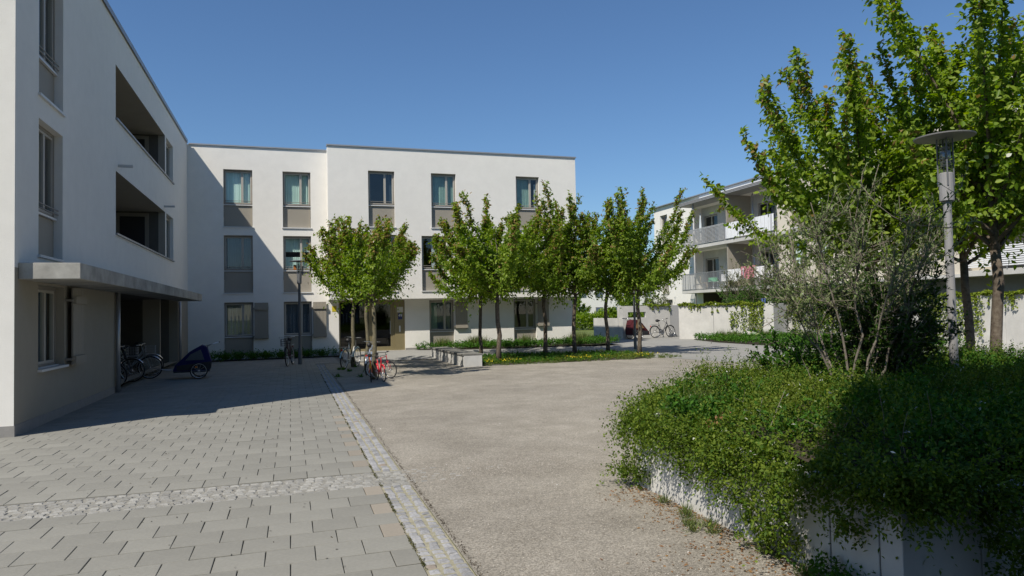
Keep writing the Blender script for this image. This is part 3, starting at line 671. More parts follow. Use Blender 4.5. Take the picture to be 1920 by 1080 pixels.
# beige forward section with windows, then the nearer balconies
OB = (XBf+.1, 33.5); wb = lambda y: 33.5-y
mb = MB(); hb = []
for ya, yb in ((32.45, 31.2), (30.6, 29.4), (27.6, 26.4), (24.8, 23.6)):
    for c, e in ((3.05, 5.45), (6.2, 8.6)): hb.append((wb(ya), wb(yb), c, e, .18))
wallgrid(mb, OB, UR, NR, 11.5, 2.84, ZT-.4, hb); mb.quad((XBf+.1, 33.5, 2.84), (XF+1.5, 33.5, 2.84), (XF+1.5, 33.5, ZT-.4), (XBf+.1, 33.5, ZT-.4)); mb.quad((XBf+.1, 22, 2.84), (XF+1.5, 22, 2.84), (XF+1.5, 22, ZT-.4), (XBf+.1, 22, ZT-.4)); mb.quad((XBf+.1, 33.5, 2.84), (XF+.2, 33.5, 2.84), (XF+.2, 22, 2.84), (XBf+.1, 22, 2.84))
mb.quad((XBf+.1, 33.5, ZT-.4), (XF+.2, 33.5, ZT-.4), (XF+.2, 22, ZT-.4), (XBf+.1, 22, ZT-.4))
mb.build('bay_wall', 'beige', rb)
for (a, b, c, e, d) in hb: window(rb, OB, UR, NR, a, b, c, c+1.0, e, .18, [('cur_white', 0, .5, 0, 1)], .6, False)
for c in (2.84, 5.93): mb = MB(); mb.box(XBf-.02, 22, c, XBf+.098, 33.54, c+.14); mb.build('string_course', 'concrete', rb)
mb = MB(); wallgrid(mb, (XF+.2, 33.5), UR, NR, 29.5, 0, 2.84, [(wb(ya), wb(ya-1.6), .6, 2.4, .02) for ya in (20.3, 16.6)]); mb.build('ground_floor_wall', 'greypaint', rb)
mb = MB(); mb.quad((XF+1.5, 22, 2.84), (XF+1.5, 4, 2.84), (XF+1.5, 4, ZT), (XF+1.5, 22, ZT)); mb.build('back_wall', 'taupe', rb)
for ya in (20.3, 16.6): window(rb, (XF+.2, 33.5), UR, NR, wb(ya), wb(ya-1.6), .6, 1.2, 2.4, .02, [('cur_white', 0, 1, 0, .5)], .5, False, False)
for c, e in ((2.84, 3.08), (5.93, 6.19)): mb = MB(); mb.box(XBf, 8, c, XF+1.49, 21.98, e); mb.build('balcony_slab', 'concrete', rb, bevel=.01)
for zb in (3.08, 6.19):
    mb = MB(); mb.tube([(XBf-.03, 21.9, zb+1.0), (XBf-.03, 8, zb+1.0)], .022, 6); rl = mb.build('railing', 'steel', rb)
    for i in range(10): b = MB(); b.box(XBf-.05, 8, zb+.12+i*.085, XBf-.035, 21.9, zb+.175+i*.085); b.build('slat', 'white', rl)
    b = MB()
    for i in range(15): b.box(XBf-.03, 21.9-i*.95, zb, XBf-.005, 21.87-i*.95, zb+1.0)
    b.build('upright', 'steel', rl)
# balcony furniture
def chair(label, x, y, z, rz, cm):
    t = thing('balcony_chair', label, 'chair', (x, y, z), rz, 'balcony chairs', world=False); m = flat('chair_paint', cm)
    for sx in (-.2, .2):
        for sy in (-.2, .2): mb = MB(); mb.tube([(sx, sy, 0), (sx*.9, sy*.9, .44)], .015, 6); mb.build('leg', m, t)
    mb = MB(); mb.box(-.22, -.22, .44, .22, .22, .47); mb.build('seat', m, t, bevel=.01)
    for k in range(4): mb = MB(); mb.box(-.20+k*.115, .20, .48, -.145+k*.115, .225, .88); mb.build('slat', m, t)
    mb = MB(); mb.box(-.22, .195, .88, .22, .23, .94); mb.build('top_rail', m, t)
chair('buff wooden chair behind the barred lower balcony railing', 27.55, 41.9, 3.081, 1.2, (.5, .42, .3)); chair('white chair behind the barred lower balcony railing', 27.6, 39.9, 3.081, -1.4, (.75, .75, .75))
t = thing('balcony_table', 'small white table under a green cloth on the lower balcony', 'table', (27.65, 40.9, 3.081), 0, world=False)
mb = MB(); mb.lathe([(.3, .72), (.3, .75)], 16); mb.build('tabletop', 'white', t); mb = MB(); mb.tube([(0, 0, 0), (0, 0, .72)], .03, 8); mb.build('leg', 'white', t)
mb = MB(); mb.lathe([(.36, .50), (.33, .62), (.31, .765), (.0, .77)], 14); tag(mb.build('tablecloth', flat('green_cloth', (.12, .4, .22)), None), 'green cloth over the small balcony table', 'tablecloth').location = (27.65, 40.9, 3.083)
t = thing('parasol', 'folded pale parasol standing on the upper balcony', 'parasol', (27.5, 42.0, 6.191), 0, world=False)
mb = MB(); mb.lathe([(.2, 0), (.2, .06), (.05, .1)], 12); mb.build('base', 'greypaint', t); mb = MB(); mb.tube([(0, 0, .08), (0, 0, 2.3)], .02, 8); mb.build('pole', 'white', t)
mb = MB(); mb.lathe([(.13, .95), (.10, 1.2), (.05, 1.9), (.02, 2.25)], 10); mb.build('canopy', flat('parasol_cloth', (.5, .55, .58)), t, smooth=True)

# ---------------------------------------------------------------- garden walls
def wallrun(name, label, p, q, th, z1, m='concrete', joints=(), z0=0, slot=None, cat='wall', group='concrete garden walls'):
    t = thing(name, label, cat, ((p[0]+q[0])/2, (p[1]+q[1])/2, 0), 0, group); L = math.hypot(q[0]-p[0], q[1]-p[1]); U = ((q[0]-p[0])/L, (q[1]-p[1])/L); N = (U[1], -U[0])
    cuts = [0]+list(joints)+[L]
    for a, b in zip(cuts, cuts[1:]):
        a += .006 if a else 0; b -= .006 if b < L else 0
        mb = MB()
        if slot and a <= slot[0] and b >= slot[1]:
            s0, s1, c, e = slot
            mb.obox(p, U, N, a, s0, -th, 0, z0, z1); mb.obox(p, U, N, s1, b, -th, 0, z0, z1); mb.obox(p, U, N, s0, s1, -th, 0, z0, c); mb.obox(p, U, N, s0, s1, -th, 0, e, z1)
        else: mb.obox(p, U, N, a, b, -th, 0, z0, z1)
        mb.build('wall_panel', m, t, bevel=0 if slot else .008)
    return t
wallrun('garden_wall', 'low pale concrete block wall at the edge of the lawn', (19.2, 42.2), (19.2, 37.95), .25, 1.26, joints=(2.1,))
wallrun('garden_wall', 'concrete wall pierced by a long slot with a bicycle and trailer in front', (19.18, 38.4), (22.75, 38.4), .22, 2.0, slot=(.62, 1.85, 1.28, 1.62))
wallrun('garden_gate', 'dark grey gate panel in the gap behind the long ivy topped wall', (22.76, 38.42), (24.9, 38.42), .06, 2.0, 'greypaint', cat='gate', group='grey gates in the garden walls')
wallrun('garden_wall', 'long pale concrete wall with ivy along its top and one hanging curtain of ivy', (21.47, 35.3), (24.63, 31.0), .22, 1.95, joints=(2.05,))
dg = wallrun('garden_gate', 'grey flush gate with a small handle beside the blue pot', (24.64, 31.0), (25.68, 31.22), .06, 1.95, 'greypaint', cat='gate', group='grey gates in the garden walls')
mb = MB(); mb.obox((24.64, 31.0), (.978, .207), (.207, -.978), .86, .98, .005, .06, 1.02, 1.06); mb.build('handle', 'chrome', dg)
wallrun('garden_wall', 'tall concrete wall behind the lamp and tree trunks at the right', (25.7, 31.2), (25.7, 6), .22, 2.06, joints=(4, 8, 12, 16, 20))
def pot(label, x, y, z, r, h, cm):
    t = MB(); t.lathe([(r*.75, 0), (r, h*.9), (r*1.08, h*.9), (r*1.08, h), (r*.9, h), (r*.8, h*.8)], 16); o = t.build('flower_pot', flat('pot', cm), None, smooth=False); o.location = (x, y, z); tag(o, label, 'pot')
pot('blue pot on top of the wall beside the grey gate', 24.38, 31.45, 1.951, .12, .28, (.10, .16, .42)); pot('small white bowl on the wall next to the blue pot', 24.58, 31.22, 1.951, .10, .10, (.7, .7, .6)); pot('white pot on the wall just past the grey gate', 25.8, 31.0, 2.061, .13, .2, (.75, .75, .75))

# ---------------------------------------------------------------- foliage helpers
def shoots(rng, base, dirs, lens, per, droop, leafL, leafW, spread=.8, jitter=.01):
    """leaves set along short shoots: arrays of base points, unit directions and lengths"""
    n = len(base); t = (np.arange(per)+.6)/per; t = t[None, :]+rng.normal(size=(n, per))*.04
    P = base[:, None]+dirs[:, None]*(lens[:, None]*t)[..., None]; P[..., 2] -= droop*(lens[:, None]*t)**2*2
    side = rng.normal(size=(n, per, 3)); D = dirs[:, None]*.5+side*spread; D[..., 2] -= droop*.6
    P = P+rng.normal(size=P.shape)*jitter
    m = n*per
    return P.reshape(-1, 3), D.reshape(-1, 3), leafL*(.65+.7*rng.random(m)), leafW*(.65+.7*rng.random(m))
def cover(name, label, poly, hfun, dens, seed, m, L, Wd, slen=(.12, .3), per=9, z0=0, top=True, parent=None, edge=0, droop=.15):
    rng = np.random.default_rng(seed); p = np.array(poly); a = 0
    for i in range(len(p)): a += p[i-1][0]*p[i][1]-p[i][0]*p[i-1][1]
    q = sampoly(poly, int(abs(a)/2*dens), rng); z = hfun(q)
    b = np.stack([q[:, 0], q[:, 1], z0+z*(.25+.75*rng.random(len(q))**.6)], 1)
    d = rng.normal(size=b.shape)*.75+np.array([0, 0, .7]); d = nrm(d)
    ln = slen[0]+(slen[1]-slen[0])*rng.random(len(b))
    P, D, l, w = shoots(rng, b, d, ln, per, droop, L, Wd)
    idx = None
    if len(m) == 3 and not isinstance(m, str):
        f = bump2(P[:, :2], 2.6, seed+1)*1.6+bump2(P[:, :2], 9, seed+2)*.8+rng.normal(size=len(P))*.18; idx = (f > .30).astype(int)+2*(f < -.30); big = np.where(idx == 2, 1.45, np.where(idx == 1, .9, 1.0)); l, w = l*big, w*big
        k = bump2(P[:, :2], 13, seed+5)+.35*rng.normal(size=len(P)) < .50; P, D, l, w, idx = P[k], D[k], l[k], w[k], idx[k]
    o = link(name, leafmesh(name, P, D, l, w, [m] if isinstance(m, str) else m, rng, idx), parent)
    if parent is None: stuff(o, label)
    return o
def blades(name, label, pts, h, m, seed, n=40, spread=.5, w=.006):
    rng = np.random.default_rng(seed); P = np.repeat(np.asarray(pts, float), n, 0); k = len(P)
    P[:, :2] += rng.normal(size=(k, 2))*h*.22
    D = nrm(rng.normal(size=(k, 3))*spread+np.array([0, 0, 1])); D[:, 2] = np.abs(D[:, 2])
    return stuff(link(name, leafmesh(name, P, D, h*(.5+.7*rng.random(k)), w, [m], rng)), label)
def bump2(q, s, seed):
    r = np.random.default_rng(seed); o = np.zeros(len(q))
    for k in range(6):
        a = r.normal(size=2)*s; o += np.sin(q@a+r.random()*6)/6
    return o

# ---------------------------------------------------------------- trees
def tree(label, x, y, h, Rc, th, rt, seed, nb=16, L=.10, leaf='leaf', group='young street trees', tip=.09, dens=1.6, bark='bark', z0=0, lean=(0, 0), low=0):
    rng = np.random.default_rng(seed); t = thing('street_tree', label, 'tree', (x, y, z0), 0, group, world=False)
    wob = rng.normal(size=(6, 2))*.03; tp = []
    for i in range(6): f = i/5; tp.append((wob[i][0]*(i > 0)+lean[0]*f, wob[i][1]*(i > 0)+lean[1]*f, th*f))
    tr = MB(); tr.tube([(0, 0, -.05)]+tp[1:], [rt*1.25]+[rt*(1-.22*i/5) for i in range(1, 6)], 10); tr.build('trunk', bark, t, smooth=True)
    lm = MB(); bP, bD, bL = [], [], []; top = np.array(tp[-1]); tips = []
    lead = [top+np.array([0, 0, k*(h-th)*.15])+np.append(rng.normal(size=2)*.05, 0) for k in range(6)]; lead[0] = top-np.array([0, 0, .05])
    lm.tube(lead, [rt*.75*(1-k*.17) for k in range(6)], 7)
    for i in range(nb):
        f = (i+.5)/nb; az = i*2.39996+rng.normal()*.25; el = R(22+58*f**.9+rng.normal()*7); s0 = f*.42*(h-th)
        p0 = top+np.array([0, 0, s0-.08])
        hr = Rc*(.84+.24*rng.random())*(math.cos(max(el-R(22), 0)*.85) if f > .6 else 1.0); ztop = th+(h-th)*((.06+low+.34*rng.random()+.25*f) if f < .4 else min(1.0, (.32+.68*f**.75)*(.86+.22*rng.random())))
        p2 = np.array([math.cos(az)*hr, math.sin(az)*hr, ztop]); p2[:2] += top[:2]
        mid = (p0+p2)/2+np.array([math.cos(az), math.sin(az), -.25])*hr*.16*(.5 if f < .4 else 1 if f < .6 else .3); n = 9
        C = np.array([(1-u)**2*p0+2*u*(1-u)*mid+u*u*p2 for u in np.linspace(0, 1, n)])
        lm.tube([tuple(c) for c in C], [max(rt*.42*(1-.85*k/(n-1)), .006) for k in range(n)], 5)
        ln = np.linalg.norm(np.diff(C, axis=0), axis=1).sum(); ns = int(ln/.052*dens)
        for k in range(ns):
            u = .10+.90*(k+rng.random())/ns; c = (1-u)**2*p0+2*u*(1-u)*mid+u*u*p2; tg = 2*(1-u)*(mid-p0)+2*u*(p2-mid); tg /= np.linalg.norm(tg)
            d = rng.normal(size=3); d -= tg*d.dot(tg); d /= np.linalg.norm(d); w = .35+.65*u
            d = d*(1.0-.45*u)+tg*w+np.array([0, 0, .12]); d /= np.linalg.norm(d)
            bP.append(c); bD.append(d); bL.append((.24+.42*rng.random())*(1.3-.6*u))
        tg = (p2-mid); tg /= np.linalg.norm(tg); g_ = tg*.75+np.array([0, 0, .5]); g_ /= np.linalg.norm(g_)   # plume at the end
        pl = (.30+.45*rng.random())*(h-th)/3.2; lm.tube([tuple(p2), tuple(p2+g_*pl)], [.007, .003], 4)
        for k in range(int(16*dens)):
            d = rng.normal(size=3)*.55+g_; bP.append(p2+g_*pl*k/16); bD.append(d/np.linalg.norm(d)); bL.append(.13+.16*rng.random()); tips.append(len(bP)-1)
    bP = np.array(bP); bD = np.array(bD); bL = np.array(bL); per = 10
    P, D, l, w = shoots(rng, bP, bD, bL, per, .28, L*1.08, L*.70, .75, .015)
    idx = np.zeros(len(P), int); s = np.repeat(np.isin(np.arange(len(bP)), tips), per); idx[s & (rng.random(len(P)) < tip*3)] = 1; idx[(~s) & (rng.random(len(P)) < tip*.12)] = 1
    lm.build('limbs', bark, t, smooth=True)
    D[:, 2] -= .42; rad = nrm((P-np.array([0, 0, th+.25*(h-th)]))*np.array([1, 1, .7]))*.75+np.array([0, 0, .55])
    link('crown', leafmesh('crown', P, D, l, w, [leaf, 'leaftip'], rng, idx, True, rad), t)
    return t
G1 = 'young trees in the strip beside the bench'
tree('young tree at the far end of the concrete bench', 7.0, 25.97, 4.9, 1.9, 2.3, .075, 11, 19, .092, 'leaf2', G1, dens=2.0, low=.10)
tree('young tree nearest the bench end with the reddish trunk', 6.95, 23.35, 5.05, 1.9, 2.4, .09, 12, 21, .092, 'leaf', G1, dens=2.0, low=.10)
tree('third young tree along the strip counted from the bench', 9.55, 25.65, 5.1, 1.8, 2.4, .085, 13, 19, .092, 'leaf2', G1, dens=2.0, low=.10)
tree('tall young tree before the right corner of the white middle building', 10.8, 25.6, 5.5, 1.75, 2.4, .085, 14, 21, .092, 'leaf', G1, dens=2.0, low=.10)
tree('young tree before the low block wall and lawn', 12.13, 25.35, 5.3, 1.75, 2.4, .08, 15, 19, .092, 'leaf2', G1, dens=2.0, low=.10)
tree('young tree closing the strip beside the slim lamp post', 12.98, 24.29, 5.3, 1.9, 2.3, .085, 16, 21, .092, 'leaf', G1, dens=2.0, low=.10)
G2 = 'three young trees with the bicycles'
tree('young tree standing behind the silver bicycle', 2.06, 24.3, 4.45, 1.4, 2.15, .075, 21, 16, .08, 'leaf', G2, .12, bark='barkgreen', low=.30, dens=1.7)
tree('middle one of the three young trees by the bicycles', 2.25, 21.9, 4.2, 1.1, 2.15, .065, 22, 15, .08, 'leaf', G2, .12, bark='barkgreen', low=.30, dens=1.7)
tree('young tree rising from among the red childrens bicycles', 2.18, 19.35, 3.9, 1.05, 2.1, .07, 23, 15, .075, 'leaf', G2, .12, bark='barkgreen', low=.30, dens=1.7)
G3 = 'young trees beyond the planter'
tree('young tree behind the grey leaved shrub with a wide crown', 10.37, 10.33, 5.7, 2.2, 2.4, .085, 31, 28, .088, 'leaf', G3, .05, low=.20, dens=1.55)
tree('young tree with a thin dark trunk just right of the near lamp post', 12.15, 9.8, 6.1, 2.0, 2.5, .085, 32, 24, .088, 'leaf', G3, .05, low=.22, dens=1.25)
tree('young tree at the right edge with a smooth brown trunk', 10.96, 8.3, 7.0, 1.95, 2.6, .095, 33, 26, .09, 'leaf', G3, .05, low=.15, dens=1.25)

# ---------------------------------------------------------------- planter
PA = [(3.3, 3.12), (3.3, 6.3), (5.3, 8.5), (8.3, 10.0), (10.9, 8.7), (13.2, 4.2), (13.2, 3.12)]
pt = thing('planter', 'raised concrete planter in the right foreground overflowing with green shrubs', 'planter', (7, 6, 0))
for i in range(len(PA)):
    a, b = PA[i], PA[(i+1) % len(PA)]; L = math.hypot(b[0]-a[0], b[1]-a[1]); Uv = ((b[0]-a[0])/L, (b[1]-a[1])/L); Nv = (-Uv[1], Uv[0])
    js = {0: [.165, .56, 1.94, L], 6: [.0, L-7.2, L-4.9, L-2.5, L-.6, L]}.get(i, [0, L])
    for c, e in zip(js, js[1:]):
        mb = MB(); mb.obox(a, Uv, Nv, c+.006, e-(.006 if e < L else 0), -.16, 0, -.05, .62); mb.build('wall_panel', 'concrete', pt, bevel=.006)
cx, cy = 7.4, 6.0
inner = [(x+(cx-x)*.04, y+(cy-y)*.04) for x, y in PA]
mb = MB(); mb.prism(inner, -.04, .55); mb.build('soil', 'soil', pt)
_r = np.random.default_rng(40); CL = [(x, y, r, h) for (x, y), r, h in zip(sampoly(PA, 300, _r), .2+.32*_r.random(300), .08+.26*_r.random(300))]
def hcover(q):
    e = np.minimum(polydist(q, PA), 1.2)/1.2
    d = np.zeros(len(q))
    for (x, y, r, hh) in CL: d = np.maximum(d, hh*np.sqrt(np.clip(1-((q[:, 0]-x)**2+(q[:, 1]-y)**2)/r**2, 0, 1)))
    return .02+.10*e+d*1.15+.05*bump2(q, 2.6, 5)
    return .10+.22*e+.17*bump2(q, 2.6, 5)+.12*bump2(q, 6.5, 6)
# soil layer swelling under the shrubs, added so gaps between leaves show dark
xs = np.linspace(3.35, 13.1, 50); ys = np.linspace(3.2, 9.9, 40); mb = MB()
gr = np.array([(a, b) for a in xs for b in ys]); ins = inpoly(gr[:, 0], gr[:, 1], inner); hz = .555+hcover(gr)*.45
for i in range(49):
    for j in range(39):
        k = [i*40+j, (i+1)*40+j, (i+1)*40+j+1, i*40+j+1]
        if all(ins[q] for q in k): mb.quad(*[(gr[q][0], gr[q][1], hz[q]) for q in k])
o = mb.build('soil_mound', 'soil', pt, smooth=True)
cvr = cover('ground_cover', 'dense low green shrubs covering the raised planter', inner, hcover, 520, 41, ['cover', 'coveryellow', 'coverdeep'], .030, .018, (.07, .22), 12, .55)
# fringes hanging over the walls
rng = np.random.default_rng(43); bs, ds, ls = [], [], []
for (a, b, nrmv, n, reach) in (((3.3, 3.12), (3.3, 6.3), (-1, 0), 2300, .36), ((3.3, 6.3), (5.3, 8.5), (-.74, .67), 1200, .25), ((3.3, 3.12), (13.2, 3.12), (0, -1), 3000, .20)):
    for k in range(n):
        f = rng.random(); c = np.array([a[0]+(b[0]-a[0])*f, a[1]+(b[1]-a[1])*f])
        lump = .45+.55*math.sin(f*13+1.7)*math.sin(f*5.1+.4)+.3*rng.random()
        if a[1] == b[1]: f = f**1.8; c = np.array([a[0]+(b[0]-a[0])*f, a[1]]); lump = .35+.3*math.sin(f*31)+.3*rng.random()
        if a[1] == b[1] and f < .05: lump *= .5
        yv = c[1]
        if b[0] == a[0]: lump = (.42+.25*math.sin(yv*7.1))*(1 if yv > 4.55 else 1.7 if yv > 3.75 else .55)
        rr = rng.random()**.7*reach*max(lump, .18)
        z = .60+.20*rng.random()-rr*rng.random()*1.0
        bs.append((c[0]+nrmv[0]*rr*.85-nrmv[0]*.05, c[1]+nrmv[1]*rr*.85-nrmv[1]*.05, z)); d = rng.normal(size=3)*.6+np.array([nrmv[0]*.7, nrmv[1]*.7, -.05-.5*(lump > .8)]); ds.append(d/np.linalg.norm(d)); ls.append(.12+.22*rng.random())
# long hanging strands
for (x0, y0, nx, ny, ln) in [(3.3, 6.2, -1, .3, .55), (3.3, 6.0, -1, 0, .42), (3.3, 5.25, -1, 0, .22), (3.3, 4.9, -1, 0, .2), (3.3, 4.45, -1, 0, .40), (3.3, 4.25, -1, 0, .62), (3.3, 4.1, -1, 0, .6), (3.3, 3.95, -1, 0, .5), (3.3, 3.42, -1, 0, .2), (3.85, 3.12, 0, -1, .22), (3.98, 3.12, 0, -1, .42), (4.05, 3.12, 0, -1, .45), (4.3, 3.12, 0, -1, .42)]:
    for k in range(48):
        f = rng.random()**.8; sp_ = .10+.05*rng.random(); bs.append((x0+nx*(.10+.06*math.sin(f*5))+rng.normal()*.03*(1 if nx == 0 else .6), y0+ny*(.10+.05*math.sin(f*4))+rng.normal()*.045, .58-f*ln)); d = rng.normal(size=3)*.6+np.array([nx*.3, ny*.3, -.5]); ds.append(d/np.linalg.norm(d)); ls.append(sp_)
P, D, l, w = shoots(rng, np.array(bs), np.array(ds), np.array(ls), 9, .35, .030, .017)
stuff(link('hanging_foliage', leafmesh('hanging_foliage', P, D, l, w, ['cover'], rng)), 'trailing green shoots hanging over the planter walls')
# upright shoots along the crest
rng = np.random.default_rng(45); q = sampoly(inner, 2600, rng); b = np.stack([q[:, 0], q[:, 1], .55+hcover(q)], 1); d = nrm(rng.normal(size=b.shape)*.28+np.array([0, 0, 1]))
P, D, l, w = shoots(rng, b, d, .10+.30*rng.random(len(b))**2, 12, .0, .028, .015, .7)
stuff(link('young_shoots', leafmesh('young_shoots', P, D, l, w, ['cover'], rng)), 'slender upright shoots rising above the planter shrubs')
q = sampoly(inner, 70, rng); b = np.stack([q[:, 0], q[:, 1], .66+hcover(q)], 1)
stuff(link('white_blossom', leafmesh('white_blossom', b, rng.normal(size=b.shape), .022, .018, ['whiteflower'], rng)), 'scattered tiny white blossoms in the planter shrubs')
# rusty dead leaves, bare twigs and grass tufts among the shrubs
rng = np.random.default_rng(46); q = np.concatenate([c+rng.normal(size=(26, 2))*.05 for c in ([3.45, 5.3], [3.32, 4.9], [4.6, 6.4])]); b = np.stack([q[:, 0], q[:, 1], .58+hcover(q)*1.05], 1)
stuff(link('dead_leaves', leafmesh('dead_leaves', b, rng.normal(size=b.shape), .03, .018, ['straw'], rng)), 'rusty dead leaves caught in the planter shrubs')
q = sampoly(inner, 260, rng); tw = MB()
for (x, y), h0 in zip(q, hcover(q)):
    d = rng.normal(size=3)*.6+np.array([0, 0, .45]); d /= np.linalg.norm(d); p0 = np.array([x, y, .55+h0*.75]); e = p0+d*(.12+.25*rng.random()); tw.tube([tuple(p0), tuple((p0+e)/2+rng.normal(size=3)*.012), tuple(e)], [.003, .0025, .0015], 3, False)
stuff(tw.build('twigs', 'stem'), 'fine bare twigs poking out of the planter shrubs')
gq = [(4.0, 6.2), (4.1, 6.3), (4.9, 6.0), (6.2, 6.2), (6.35, 6.1), (6.5, 6.3), (7.0, 6.0), (5.6, 5.2)]; blades('ornamental_grass', 'grass tufts among the planter shrubs', [(x, y, .62) for x, y in gq], .38, 'grassblade', 47, 90, .45, .010)
# grey leaved shrub with bare twisting stems
def shrub(name, label, x, y, z, h, rad, nst, seed, leaf, bark, L, Wd, per=7, twigs=9, sub=4, thick=.022, sparse=1.0, upright=.6, arch=None):
    rng = np.random.default_rng(seed); t = thing(name, label, 'shrub', (x, y, z), 0, world=False); st = MB(); bP, bD, bL = [], [], []; u0_ = arch or .25
    for i in range(nst):
        az = i*2.4+rng.normal()*.3; rr = rad*(.25+.85*rng.random()); hh = h*(.6+.4*rng.random())
        p0 = np.array([math.cos(az)*.12, math.sin(az)*.12, -.05]); p2 = np.array([math.cos(az)*rr, math.sin(az)*rr, hh]); md = p0*.62+p2*.38+np.array([0, 0, hh*.2])+rng.normal(size=3)*.12
        n = 10; C = np.array([(1-u)**2*p0+2*u*(1-u)*md+u*u*p2 for u in np.linspace(0, 1, n)]); C[1:-1] += rng.normal(size=(n-2, 3))*.03
        st.tube([tuple(c) for c in C], [max(thick*(1-.8*k/(n-1)), .004) for k in range(n)], 6)
        for k in range(twigs):
            u = u0_+(1-u0_)*(k+rng.random())/twigs; c = C[min(int(u*(n-1)), n-1)]; d = rng.normal(size=3)*.6+np.array([math.cos(az)*.4, math.sin(az)*.4, upright]); d /= np.linalg.norm(d)
            tl = (.3+.45*rng.random())*h*.28; e = c+d*tl; e2 = e+(d+np.array([0, 0, .5]))*tl*.5
            st.tube([tuple(c), tuple((c+e)/2+rng.normal(size=3)*.02), tuple(e), tuple(e2)], [.007, .006, .0045, .003], 4)
            for s in range(sub):
                f = rng.random(); b = c+(e-c)*f if s < sub*.6 else e+(e2-e)*f; dd = d*.5+rng.normal(size=3)*.55+np.array([0, 0, upright*.7]); dd /= np.linalg.norm(dd); sl = .10+.2*rng.random()
                st.tube([tuple(b), tuple(b+dd*sl)], [.0035, .002], 3, False); bP.append(b); bD.append(dd); bL.append(sl)
            bP.append(e); bD.append((e2-e)/np.linalg.norm(e2-e)); bL.append(np.linalg.norm(e2-e))
    st.build('stems', bark, t, smooth=True); bP, bD, bL = np.array(bP), np.array(bD), np.array(bL)
    P, D, l, w = shoots(rng, bP, bD, bL, per, .0, L, Wd, .45, .006); kk = rng.random(len(P)) < sparse
    link('foliage', leafmesh('foliage', P[kk], D[kk], l[kk], w[kk], [leaf], rng), t); return t
shrub('willow_shrub', 'grey leaved willow shrub with bare twisting stems in the planter', 6.42, 6.66, .6, 2.35, 1.05, 11, 51, 'willow', 'stem', .058, .018, 8, 13, 7, .018, .85, .75, .52)
shrub('dense_shrub', 'dense dark green shrub tangled behind the willow shrub', 6.92, 6.72, .6, 1.5, .48, 20, 52, 'shrubdark', 'stem', .055, .03, 10, 11, 6, .02, 1.0, .4)
shrub('dense_shrub', 'bright green leafy bush on the crest of the planter left of the willow shrub', 6.45, 7.55, .6, .72, .7, 20, 53, 'coverdeep', 'stem', .055, .036, 12, 6, 4, .008, 1.0, .5)

# litter, weeds at the foot of the planter
rng = np.random.default_rng(61); n = 1500; f = rng.random(n); y = 2.6+3.6*f; x = 3.28-np.abs(rng.normal(size=n))*(.14+.14*np.sin(y*4)**2+.18*(y < 4.6))
stuff(link('leaf_litter', leafmesh('leaf_litter', np.stack([x, y, np.full(n, .006)], 1), rng.normal(size=(n, 3))*np.array([1, 1, .12]), .03*(.5+rng.random(n)), .012, ['straw'], rng)), 'dry brown litter gathered along the planter foot')
blades('weeds', 'grassy weeds growing at the planter foot', [(3.2, 5.25, 0), (3.15, 5.15, 0), (3.05, 4.95, 0), (3.18, 4.85, 0), (3.0, 4.8, 0), (3.2, 5.6, 0), (3.2, 4.2, 0), (3.15, 3.75, 0), (3.22, 3.5, 0), (3.1, 4.7, 0)], .11, 'grassblade', 62, 60, .6)
cover('weed_patch', 'leafy weeds spreading at the planter foot', [(3.26, 4.0), (3.26, 4.35), (3.05, 4.3), (3.08, 4.05)], lambda q: np.full(len(q), .14), 900, 63, 'cover', .03, .018, (.06, .14), 8)
cover('weed_patch', 'leafy weeds below the far end of the planter wall', [(3.26, 6.0), (3.26, 6.5), (3.0, 6.4), (3.05, 6.05)], lambda q: np.full(len(q), .16), 900, 64, 'cover', .03, .018, (.08, .2), 8)
cover('weed_patch', 'leafy weeds at the near corner of the planter foot', [(3.26, 3.2), (3.26, 3.75), (3.0, 3.6), (3.05, 3.2)], lambda q: np.full(len(q), .10), 900, 65, 'coverdark', .03, .018, (.06, .14), 8)

# ---------------------------------------------------------------- planted beds
def bed(name, label, poly, z, soilm, hf, dens, seed, m, L, Wd, slen, per=8):
    mb = MB(); mb.quad(*[(x, y, z) for x, y in poly]); struct(mb.build('planting_bed', soilm)); return cover(name, label, poly, hf, dens, seed, m, L, Wd, slen, per, z)
bed('ground_cover', 'dark green ground cover along the shaded foot of the middle building', [(-3.7, 30.3), (2.0, 30.95), (2.02, 31.5), (-3.7, 31.5)], .02, 'soil', lambda q: .20+.06*bump2(q, 3, 2), 130, 71, 'coverdark', .07, .035, (.15, .32))
bed('ground_cover', 'sunlit green ground cover along the foot of the middle building', [(5.5, 30.9), (6.6, 30.2), (9.5, 29.5), (13.4, 29.6), (15.5, 31.0), (15.0, 33.0), (13.4, 33.0), (13.25, 31.5), (5.4, 31.5)], .17, 'soil', lambda q: .16+.08*bump2(q, 2.5, 3), 120, 72, 'coverdark', .07, .04, (.12, .28))
ST = [(6.10, 22.5), (7.2, 22.25), (8.1, 22.5), (9.4, 22.2), (10.6, 22.45), (11.7, 22.2), (12.5, 22.6), (13.3, 23.6), (13.0, 25.0), (12.0, 26.2), (8, 26.5), (6.15, 26.5)]
bed('ground_cover', 'low weeds and grass under the row of young trees', ST, .012, 'soil', lambda q: .05+.05*bump2(q, 3, 4), 150, 73, ['coverdark', 'coveryellow', 'coverdeep'], .05, .028, (.05, .16))
_r = np.random.default_rng(731); _q = sampoly([(6.0, 22.0), (13.6, 22.0), (13.8, 24.0), (12.5, 22.5), (6.0, 22.6)], 150, _r)
blades('grass', 'sparse grass straggling into the gravel before the tree strip', np.column_stack([_q, np.full(len(_q), .002)]), .10, 'grassblade', 732, 16, .8, .012)
